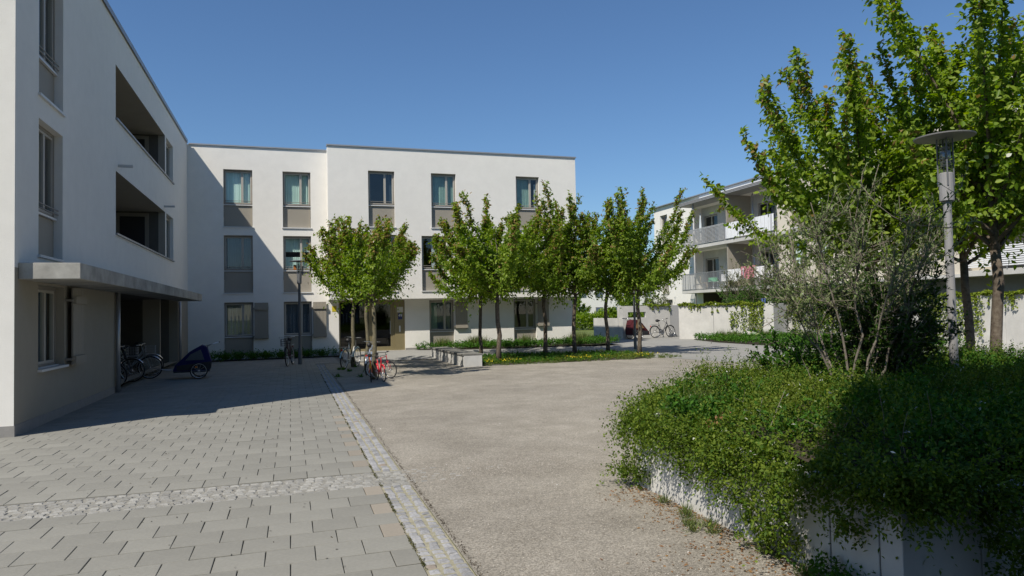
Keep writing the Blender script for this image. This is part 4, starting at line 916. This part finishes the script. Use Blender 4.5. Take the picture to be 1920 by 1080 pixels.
bed('ground_cover', 'bright green ground cover at the foot of the ivy topped wall', [(21.6, 34.0), (20.7, 30.5), (20.6, 24.5), (21.3, 20.3), (24.9, 20.0), (25.4, 31.0), (24.6, 30.9), (22.0, 34.5)], .02, 'soil', lambda q: .20+.1*bump2(q, 1.5, 7), 60, 74, 'coverdark', .09, .05, (.15, .32))
pts = []; rr = random.Random(4)
for k in range(26): pts.append((rr.uniform(6.3, 13), rr.uniform(22.4, 26.2), .01))
blades('grass', 'grass tufts among the weeds under the young trees', pts, .22, 'grassblade', 75, 50, .6, .012)
blades('ornamental_grass', 'tall grass tufts in the bed before the middle building', [(6.6, 31.0, .17), (8.0, 31.0, .17), (8.4, 30.8, .17), (8.2, 31.2, .17), (10.6, 31.0, .17), (12.9, 30.4, .17), (13.4, 30.9, .17), (13.1, 31.1, .17), (13.8, 31.6, .17)], .55, 'grassblade', 76, 300, .45, .02)
blades('ornamental_grass', 'shaded grass tufts in the bed beside the left wing', [(-2.6+k*.55, 31.0, .05) for k in range(8)], .34, 'coverdark', 77, 160, .6, .02)
blades('ornamental_grass', 'grass tufts before the ivy topped wall', [(22.0, 31.8, .02), (22.3, 31.2, .02), (23.4, 30.2, .02), (23.6, 29.9, .02), (25.0, 29.8, .02), (24.6, 28.5, .02)], .6, 'grassblade', 78, 300, .45, .02)
rng = np.random.default_rng(79); n = 330; x = 6.2+6.6*rng.random(n); y = 22.3+np.abs(rng.normal(size=n))*.35; k = np.sin(x*2.1)+np.sin(x*5.3+1) > .1; x, y = x[k], y[k]; n = len(x)
stuff(link('dandelions', leafmesh('dandelions', np.stack([x, y, .12+.06*rng.random(n)], 1), rng.normal(size=(n, 3)), .042, .038, ['yellowflower'], rng)), 'yellow dandelions along the front of the tree strip')
rng = np.random.default_rng(85); n = 170; y = 4.2+11*rng.random(n)**1.5; x = -3.8+4.6*rng.random(n)
stuff(link('leaf_debris', leafmesh('leaf_debris', np.stack([x, y, np.full(n, .004)], 1), rng.normal(size=(n, 3))*np.array([1, 1, .05]), .028*(.4+rng.random(n)), .012, ['soilbit'], rng)), 'small dark leaf scraps lying on the paving')
rng = np.random.default_rng(86); n = 5000; y = 3.8+18*rng.random(n)**1.6; k = (np.sin(y*5)+np.sin(y*13+1)+rng.normal(size=n)*.6) > .1; y = y[k]; n = len(y)
stuff(link('moss', leafmesh('moss', np.stack([.868+rng.normal(size=n)*.007, y, np.full(n, -.002)], 1), rng.normal(size=(n, 3))+np.array([0, 0, .6]), .016*(.5+rng.random(n)), .010, ['mossy'], rng)), 'moss and tiny weeds in the joint between the paving and the cobbles')
rng = np.random.default_rng(87); n = 2600; y = 3.8+18*rng.random(n)**1.6; x = 1.185+np.abs(rng.normal(size=n))*.02
stuff(link('joint_weeds', leafmesh('joint_weeds', np.stack([x, y, np.full(n, .001)], 1), rng.normal(size=(n, 3))+np.array([0, 0, .3]), .014*(.5+rng.random(n)), .008, ['soilbit'], rng)), 'dark dry scraps along the gravel side of the cobble edging')
# small weeds in the gravel by the bicycles
blades('weeds', 'small dark weeds in the gravel by the bicycles', [(1.5, 23.3, 0), (1.62, 23.2, 0), (1.75, 22.4, 0), (1.3, 20.6, 0), (1.9, 20.2, 0), (2.1, 24.2, 0), (2.2, 21.8, 0)], .12, 'coverdark', 80, 40, .9, .02)

# ---------------------------------------------------------------- ivy
def ivy(label, p, q, blobs, seed, n, top=None, L=.10):
    rng = np.random.default_rng(seed); Lw = math.hypot(q[0]-p[0], q[1]-p[1]); U = np.array([(q[0]-p[0])/Lw, (q[1]-p[1])/Lw, 0]); N = np.array([U[1], -U[0], 0]); Ps = []
    for (u0, u1, z0, z1, dn) in blobs:
        k = int((u1-u0)*(z1-z0)*dn); uu = u0+(u1-u0)*rng.random(k); f = rng.random(k); zz = z1-(z1-z0)*f
        ragged = (np.sin(uu*9+seed)+np.sin(uu*23))*.12+.85; keep = f < ragged; uu, zz = uu[keep], zz[keep]
        edge = np.minimum(uu-u0, u1-uu); keep = rng.random(len(uu)) < np.clip(edge/.12, .15, 1); uu, zz = uu[keep], zz[keep]
        Ps.append(np.array([p[0], p[1], 0])+U*uu[:, None]+N*(.03+.12*rng.random(len(uu)))[:, None]+np.array([0, 0, 1])*zz[:, None])
    if top:
        u0, u1, zt, th = top; k = int((u1-u0)*520); uu = u0+(u1-u0)*rng.random(k)
        Ps.append(np.array([p[0], p[1], 0])+U*uu[:, None]+N*(-.25+.36*rng.random(k))[:, None]+np.array([0, 0, 1])*(zt+th*rng.random(k)*(.6+.4*np.sin(uu*4)))[:, None])
        ks = int((u1-u0)*3)
        for s in range(ks):
            us = u0+(u1-u0)*rng.random(); ln = .15+.35*rng.random(); m = int(ln*40); zz = zt-ln*rng.random(m)
            Ps.append(np.array([p[0], p[1], 0])+U*(us+rng.normal(size=m)*.02)[:, None]+N*.05+np.array([0, 0, 1])*zz[:, None])
    P = np.concatenate(Ps); n = len(P); D = N*.6+rng.normal(size=(n, 3))*.5+np.array([0, 0, -.6])
    o = link('ivy', leafmesh('ivy', P, D, L*(.6+.6*rng.random(n)), L*.85*(.6+.6*rng.random(n)), ['ivy'], rng, None, True, N)); return tag(o, label, 'ivy', 'ivy on the garden walls')
ivy('ivy along the top of the long wall with a curtain hanging near the gate', (21.47, 35.3), (24.63, 31.0), [(3.0, 3.55, .55, 1.6, 330), (3.5, 4.0, .3, 2.0, 200), (3.95, 4.85, .15, 2.0, 420)], 81, 0, (0, 4.9, 1.96, .16))
ivy('broad sheet of ivy over the tall wall right of the grey gate', (25.7, 31.2), (25.7, 6), [(.1, 1.2, 1.1, 2.05, 350), (.5, 4.2, .2, 2.05, 230), (4.2, 7.0, .1, 2.0, 150), (8.4, 11.3, .1, 2.0, 240), (12.0, 12.6, 1.4, 2.05, 160), (13.4, 14.4, 1.2, 2.05, 200)], 82, 0, (0, 20, 2.07, .16))
ivy('short ivy strands over the wall with the slot', (19.18, 38.4), (22.75, 38.4), [], 83, 0, (2.0, 3.5, 2.0, .14))

# ---------------------------------------------------------------- plants in the gardens behind the walls
shrub('garden_shrub', 'feathery shrub before the lower balcony, the farther of two', 26.0, 36.2, 0, 4.3, .55, 12, 91, 'olivebush', 'stem', .09, .035, 8, 11, 5, .02, 1.0, .9)
shrub('garden_shrub', 'feathery shrub before the lower balcony, the nearer of two', 25.9, 33.6, 0, 4.2, .75, 13, 92, 'olivebush', 'stem', .09, .035, 8, 11, 5, .02, 1.0, .8)
shrub('garden_shrub', 'rounded dark green bush showing above the ivy topped wall', 25.2, 34.3, 0, 2.9, 1.1, 18, 93, 'coverdark', 'stem', .10, .05, 9, 10, 5, .02, 1.0, .5)
shrub('garden_shrub', 'green bush above the wall behind the blue pot', 25.9, 32.3, 0, 2.75, .95, 18, 94, 'coverdark', 'stem', .10, .05, 9, 10, 5, .02, 1.0, .5)
shrub('garden_shrub', 'green bush above the ivy sheet right of the grey gate', 26.2, 28.5, 0, 3.1, .9, 16, 95, 'coverdark', 'stem', .10, .05, 9, 10, 5, .02, 1.0, .5)
shrub('garden_shrub', 'small bush at the white corner of the right building', 27.0, 47.5, 0, 3.4, .9, 12, 96, 'olivebush', 'stem', .09, .04, 7, 9, 4, .02, 1.0, .7)
# beyond the lawn
def mass(name, label, x0, x1, y0, y1, h, seed, m, n, L=.22):
    rng = np.random.default_rng(seed); x = x0+(x1-x0)*rng.random(n); y = y0+(y1-y0)*rng.random(n); hh = h*(.82+.18*np.sin(x*1.7+seed)*np.sin(x*.6)); z = hh*rng.random(n)**.6
    return stuff(link(name, leafmesh(name, np.stack([x, y, z], 1), rng.normal(size=(n, 3))+np.array([-.1, -.4, .3]), L*(.6+.7*rng.random(n)), L*.6, [m], rng)), label)
lawn = MB(); lawn.quad((13.4, 33.05, .0), (19.2, 38.3, .0), (19.2, 42.2, .0), (34, 60, .0), (20, 72, .0), (12, 55, .0)); struct(lawn.build('lawn', 'grassland'))
mass('hedge', 'clipped green hedge running beyond the lawn', 17, 46, 58, 60.5, 1.9, 101, 'leaf', 26000)
for i, (x, y, h, r, lb) in enumerate(((29, 56, 4.2, 1.6, 'bushy small tree beyond the lawn behind the low block wall'), (38.5, 62, 6.5, 3.2, 'grey green rounded tree beyond the slot wall'), (26.5, 63, 4.6, 1.2, 'thin sapling in the distance over the hedge'))):
    tree(lb, x, y, h, r, h*.25, .07, 110+i, 14, .17 if i != 1 else .22, 'leaf2' if i != 1 else 'olivebush', 'distant trees', .0, .7)
def farblock(label, x, y, w, dp, h, n, wm):
    t = thing('distant_building', label, 'building', (x, y, 0), 0, 'distant pale buildings'); mb = MB(); mb.box(x-w/2, y, 0, x+w/2, y+dp, h); mb.build('wall', wm, t)
    mb = MB(); mb.box(x-w/2-.3, y-.3, h, x+w/2+.3, y+dp, h+.3); mb.build('roof', 'eave', t)
    for fl in range(int(h/2.9)):
        for k in range(n):
            a = x-w/2+(k+.3)*w/n; f = MB(); f.box(a, y-.06, fl*2.9+.9, a+w/n*.45, y-.002, fl*2.9+2.3); wn = f.build('window', 'taupe_frame', t)
            f = MB(); f.box(a+.06, y-.08, fl*2.9+.96, a+w/n*.45-.06, y-.061, fl*2.9+2.24); f.build('pane', 'cur_dark', wn)
farblock('long pale low building in the distance behind the hedge', 46, 96, 22, 10, 6.4, 8, 'plaster'); farblock('grey roofed low building in the distance left of the slot wall', 62, 104, 16, 10, 5.6, 6, 'concrete')
fe = thing('picket_fence', 'white picket fence in the distance above the slot wall', 'fence', (37, 66, 0))
b = MB(); b.box(-.045, -.012, 0, .045, .012, 2.0); pm_ = b.build('picket', 'white', fe).data; bpy.data.objects.remove(bpy.data.objects['picket'])
for i in range(40): o = bpy.data.objects.new('picket', pm_); COL.objects.link(o); o.parent = fe; o.location = (-6+i*.3, 0, 0)
b = MB(); b.box(31, 66.013, .5, 43, 66.04, .6); b.box(31, 66.013, 1.5, 43, 66.04, 1.6); b.build('rail', 'white', fe)

# ---------------------------------------------------------------- bench
bn = thing('bench', 'long concrete block bench with a dark slab seat at the tree strip', 'bench', (5.71, 24.9, 0))
for k in range(4):
    a = 22.12+k*1.4; mb = MB(); mb.box(5.40, a+.004, -.02, 6.02, a+1.394, .36); mb.build('concrete_block', 'concrete', bn, bevel=.008)
    mb = MB(); mb.box(5.37, a-.0+.003, .361, 6.05, a+1.397, .42); mb.build('seat_slab', 'slab', bn, bevel=.006)

# ---------------------------------------------------------------- lamps
def lamp(label, x, y, z, h, m, seed, rz=0, box=False):
    t = thing('street_lamp', label, 'lamp post', (x, y, z), rz, 'post top lamps', world=False)
    mb = MB(); mb.lathe([(.075, 0), (.075, .55), (.068, .6), (.052, .62), (.048, h-.80)], 16); mb.build('pole', m, t, smooth=False)
    mb = MB(); mb.lathe([(.075, h-.86), (.085, h-.85), (.085, h-.50), (.07, h-.49)], 16); mb.build('collar', m, t)
    mb = MB(); mb.lathe([(.068, h-.489), (.068, h-.06)], 16); mb.build('glass_cylinder', 'lampglass', t, smooth=True)
    mb = MB()
    for k in range(6): mb.lathe([(.05, h-.40+k*.045), (.06, h-.385+k*.045), (.03, h-.375+k*.045)], 12)
    mb.build('louvre', 'steel', t)
    for k in range(4):
        a = k*math.pi/2+.4; r = MB(); r.tube([(math.cos(a)*.088, math.sin(a)*.088, h-.66), (math.cos(a)*.088, math.sin(a)*.088, h-.05)], .010, 6); r.build('rod', 'lampdark', t)
    mb = MB(); mb.lathe([(.08, h-.05), (.345, h-.035), (.35, h-.02), (.20, h+.012), (.0, h+.02)], 32); mb.build('disc_shade', m, t, smooth=False)
    if box: mb = MB(); mb.box(-.20, -.06, h-.34, -.10, .06, h-.16); mb.build('sensor_box', flat('orange_box', (.45, .16, .04)), t); mb = MB(); mb.box(.10, -.02, h-.55, .15, .02, h-.2); mb.build('bracket', 'lampdark', t)
lamp('grey lamp post with a disc top rising from the planter at the right', 8.07, 6.72, 0, 3.92, 'lampgrey', 1, .5)
lamp('dark lamp post with a disc top in the shade beside a parked bicycle', .33, 26.9, 0, 3.85, 'lampdark', 2, 0, True)
t = thing('bollard_light', 'slim dark post behind the last tree of the strip', 'post', (14.5, 27.5, 0), 0, world=False)
mb = MB(); mb.lathe([(.07, 0), (.07, .5), (.05, .52), (.045, 3.3)], 12); mb.build('pole', 'lampdark', t); mb = MB(); mb.lathe([(.34, 3.3), (.34, 3.33), (0, 3.36)], 24); mb.build('disc_shade', 'lampdark', t)

# ---------------------------------------------------------------- bicycles
def bicycle(label, x, y, rz, col, sc=1.0, basket=False, rack=True, guards='chrome', seat=False, step=True, lean=.06, bars='chrome', guard_col=None, z=0, two=None):
    t = thing('bicycle', label, 'bicycle', (x, y, z), rz, 'parked bicycles', world=False); t.scale = (sc, sc, sc); t.rotation_euler = (lean, 0, rz)
    fm = flat('bike_paint', col, .35, .5); Rw = .335; wb_ = .53
    for sx in (-wb_, wb_):
        w = MB(); w.torus((sx, 0, Rw), Rw-.035, .012, nR=26, nr=5); w.tube([(sx, -.05, Rw), (sx, .05, Rw)], .022, 6)
        for k in range(14): a = k*2*math.pi/14; w.tube([(sx, .02*(-1)**k, Rw), (sx+(Rw-.04)*math.cos(a), 0, Rw+(Rw-.04)*math.sin(a))], .0022, 3, False)
        wh = w.build('wheel', 'chrome', t, smooth=True); w = MB(); w.torus((sx, 0, Rw), Rw-.018, .020, nR=28, nr=6); w.build('tyre', 'rubber', wh, smooth=True)
        if guards:
            g_ = MB(); n = 12; a0, a1 = (R(20), R(170)) if sx < 0 else (R(35), R(175)); pts = [(sx+(Rw+.025)*math.cos(a0+(a1-a0)*k/n), (Rw+.025)*math.sin(a0+(a1-a0)*k/n)+Rw) for k in range(n+1)]
            for (xa, za), (xb, zb) in zip(pts, pts[1:]): g_.quad((xa, -.028, za-.012), (xb, -.028, zb-.012), (xb, 0, zb+.006), (xa, 0, za+.006)); g_.quad((xa, 0, za+.006), (xb, 0, zb+.006), (xb, .028, zb-.012), (xa, .028, za-.012))
            g_.build('mudguard', (flat('guard_paint', guard_col) if guard_col else guards), t)
    bb_ = (-.09, 0, .28); st = (-.22, 0, .82); hd = (.34, 0, .86); hb = (.37, 0, .70); f = MB()
    f.tube([bb_, st], .016, 7); f.tube([bb_, hb], .018, 7)
    if step: f.tube([(-.13, 0, .42), (.05, 0, .42), hd], .015, 7)
    else: f.tube([(-.205, 0, .76), hd], .016, 7)
    f.tube([hb, hd, (.325, 0, .93)], .018, 7)
    for s in (-1, 1): f.tube([(-wb_, s*.05, Rw), bb_], .010, 6); f.tube([(-wb_, s*.05, Rw), (-.2, s*.015, .72)], .009, 6)
    f.build('frame', fm, t, smooth=True)
    f = MB()
    for s in (-1, 1): f.tube([(wb_, s*.05, Rw), (.46, s*.05, .56), (.375, s*.03, .69)], .011, 6)
    f.build('fork', fm, t, smooth=True)
    f = MB(); f.tube([(.325, 0, .92), (.30, 0, 1.02), (.33, -.10, 1.03), (.24, -.27, 1.04), (.10, -.29, 1.03)], .011, 6); f.tube([(.30, 0, 1.02), (.33, .10, 1.03), (.24, .27, 1.04), (.10, .29, 1.03)], .011, 6); h = f.build('handlebar', bars, t, smooth=True)
    for s in (-1, 1): f = MB(); f.tube([(.20, s*.277, 1.04), (.08, s*.292, 1.03)], .017, 6); f.build('grip', 'black', h)
    f = MB(); f.tube([st, (-.245, 0, .92)], .013, 6); f.build('seat_post', 'chrome', t)
    f = MB(); f.tube([(-.38, 0, .95), (-.30, 0, .955), (-.18, 0, .95), (-.10, 0, .945)], [.06, .085, .05, .02], 8); f.build('saddle', 'black', t, smooth=True)
    f = MB(); f.torus((bb_[0], .045, bb_[2]), .085, .006, nR=18, nr=4)
    for s in (-1, 1): f.tube([(bb_[0], s*.06, bb_[2]), (bb_[0]+s*.10, s*.065, bb_[2]-s*.12)], .009, 5); f.box(bb_[0]+s*.10-.04, s*.11-.035, bb_[2]-s*.12-.01, bb_[0]+s*.10+.04, s*.11+.035, bb_[2]-s*.12+.01)
    f.build('crankset', 'steel', t)
    if rack:
        f = MB()
        for s in (-.06, .06): f.tube([(-.28, s, .73), (-.75, s, .74)], .007, 5); f.tube([(-wb_, s, Rw), (-.62, s, .74)], .005, 5)
        for k in range(4): f.tube([(-.40-k*.1, -.06, .737), (-.40-k*.1, .06, .737)], .005, 4)
        f.build('luggage_rack', 'steel' if guards != 'chrome' else 'chrome', t); f = MB(); f.box(-.80, -.03, .62, -.775, .03, .68); f.build('rear_lamp', flat('red_lens', (.5, .03, .02), .2), t)
    if basket:
        f = MB(); x0 = .42
        for zz in (.74, .82, .90, .98): f.tube([(x0, -.16, zz), (x0+.26, -.16, zz), (x0+.26, .16, zz), (x0, .16, zz), (x0, -.16, zz)], .005, 4)
        for k in range(6):
            yy = -.16+k*.064; f.tube([(x0, yy, .74), (x0, yy, .98)], .004, 4); f.tube([(x0+.26, yy, .74), (x0+.26, yy, .98)], .004, 4); f.tube([(x0, yy, .74), (x0+.26, yy, .74)], .004, 4)
        for k in range(5): f.tube([(x0+k*.06, -.16, .74), (x0+k*.06, -.16, .98)], .004, 4); f.tube([(x0+k*.06, .16, .74), (x0+k*.06, .16, .98)], .004, 4)
        f.box(x0+.01, -.15, .735, x0+.25, .15, .745); f.build('basket', basket if isinstance(basket, str) else 'black', t)
    if seat:
        f = MB(); f.box(-.72, -.15, .78, -.44, .15, .84); f.box(-.76, -.16, .84, -.70, .16, 1.30); f.box(-.72, -.17, .84, -.5, -.15, 1.0); f.box(-.72, .15, .84, -.5, .17, 1.0); f.build('child_seat', 'black', t, bevel=.015)
    f = MB(); f.tube([(-.13, .05, .27), (-.20, .17, .02)], .008, 5); f.build('kickstand', 'steel', t)
    return t
bicycle('dark bicycle with a basket parked beside the dark lamp post', -.02, 26.55, R(-100), (.10, .04, .04), 1, True, True, 'black', bars='chrome')
bicycle('silver bicycle with a white frame tube leaning at the first tree of the three', 1.92, 24.05, R(62), (.72, .72, .70), .98, False, True, 'chrome', guard_col=(.45, .6, .62))
bicycle('silver and blue bicycle parked behind the red childrens bicycles', 2.25, 21.2, R(75), (.25, .32, .45), .92, False, True, 'chrome', step=False)
bicycle('orange and yellow childrens bicycle against the nearest trunk', 2.05, 18.85, R(-97), (.62, .10, .015), .70, False, False, 'chrome', guard_col=(.72, .36, .02), bars='black')
bicycle('bright red childrens bicycle closest to the open yard', 2.28, 18.8, R(-82), (.55, .015, .03), .66, False, False, 'chrome', guard_col=(.55, .015, .03), bars='black')
bicycle('red childrens bicycle seen from the side behind the orange one', 2.42, 19.7, R(-52), (.50, .03, .05), .70, False, False, None, bars='black', step=False)
bicycle('dark bicycle standing against the concrete wall with the slot', 21.95, 37.95, R(8), (.05, .05, .055), 1.12, False, True, 'black', lean=-.12)
bicycle('dark bicycle half hidden behind the end of the ivy topped wall', 23.0, 37.3, R(70), (.05, .05, .055), 1.08, False, True, 'black')
rows = [('bicycle with chrome mudguards and child seat nearest the trailer in the passage', -4.55, 23.1, 205, (.30, .32, .33), True, 'chrome', 'steel'), ('dark bicycle with a wire basket in the passage entrance', -4.85, 22.2, 200, (.05, .06, .07), False, 'chrome', 'steel'),
        ('black bicycle nearest the downpipe in the passage', -4.9, 20.3, 195, (.03, .03, .04), False, 'black', None), ('violet bicycle deeper in the passage by the downpipe', -5.2, 21.1, 190, (.10, .03, .10), False, 'chrome', None),
        ('grey bicycle with chrome guards at the far side of the passage', -4.7, 24.3, 215, (.2, .2, .2), False, 'chrome', None), ('dark green bicycle at the back of the passage', -6.3, 22.6, 185, (.03, .06, .04), False, 'black', 'black')]
for lb, x, y, a, c, st, gd, bk in rows: bicycle(lb, x, y, R(a+160), c, 1.0, bk or False, True, gd, st)

# ---------------------------------------------------------------- bicycle trailers
def trailer(label, x, y, rz, c1, c2, sc=1.0):
    t = thing('bicycle_trailer', label, 'bicycle trailer', (x, y, 0), rz, 'child bicycle trailers', world=False); t.scale = (sc,)*3
    hw = .33; prof = [(-.42, .22), (-.48, .50), (-.36, .92), (-.22, .98), (.10, .80), (.50, .40), (.55, .24)]
    m1 = flat('trailer_cloth', c1, .8, .2); m2 = flat('trailer_side', c2, .85, .2); b = MB()
    for (xa, za), (xb, zb) in zip(prof[1:], prof[2:]): b.quad((xa, -hw, za), (xb, -hw*(1 if xb < .3 else .8), zb), (xb, hw*(1 if xb < .3 else .8), zb), (xa, hw, za))
    b.quad((-.42, -hw, .22), (-.48, -hw, .50), (-.48, hw, .50), (-.42, hw, .22))
    for s in (-1, 1): b.quad(*[(px, s*hw*(1 if px < .3 else .8), pz) for px, pz in prof])
    b.build('body', m1, t)
    b = MB(); b.box(-.44, -hw-.01, .20, .53, hw+.01, .235); b.quad((-.46, -hw-.004, .26), (.44, -hw-.004, .26), (.46, -hw-.004, .40), (-.48, -hw-.004, .50)); b.quad((-.46, hw+.004, .26), (.44, hw*.86, .26), (.46, hw*.85, .40), (-.48, hw+.004, .50)); b.build('floor_tray', 'black', t)
    b = MB()
    for s in (-1, 1): b.quad((-.30, s*(hw+.004), .55), (.22, s*(hw+.004), .55), (.08, s*(hw+.004), .72), (-.2, s*(hw+.004), .86))
    b.build('side_window', m2, t)
    for s in (-1, 1):
        w = MB(); yy = s*(hw+.09); w.torus((-.15, yy, .24), .205, .010, nR=24, nr=5); w.tube([(-.15, yy-.04, .24), (-.15, yy+.04, .24)], .025, 6)
        for k in range(10): a = k*math.pi/5; w.tube([(-.15, yy, .24), (-.15+.2*math.cos(a), yy, .24+.2*math.sin(a))], .003, 3, False)
        wh = w.build('wheel', 'chrome', t, smooth=True); w = MB(); w.torus((-.15, yy, .24), .222, .020, nR=26, nr=6); w.build('tyre', 'rubber', wh, smooth=True)
        w = MB(); w.box(-.11, yy-.004, .33, -.05, yy+.004, .37); w.build('reflector', flat('amber', (.7, .18, .02), .3), wh)
    b = MB()
    for s in (-1, 1): b.tube([(-.34, s*.25, .93), (-.52, s*.25, 1.0), (-.70, s*.22, 1.05)], .011, 6)
    hd = b.build('push_handle', 'chrome', t, smooth=True); b = MB(); b.tube([(-.70, -.23, 1.05), (-.70, .23, 1.05)], .017, 6); b.build('grip', 'black', hd)
    b = MB(); b.tube([(.50, -.2, .24), (.75, -.2, .26), (1.1, -.05, .34)], .014, 6); b.build('drawbar', 'chrome', t, smooth=True)
    return t
trailer('blue child bicycle trailer parked outside the passage', -2.75, 22.6, R(184), (.014, .016, .085), (.09, .10, .11), 1.0)
trailer('red child bicycle trailer before the wall with the slot', 19.75, 37.2, R(5), (.075, .014, .018), (.22, .13, .06), 1.2)
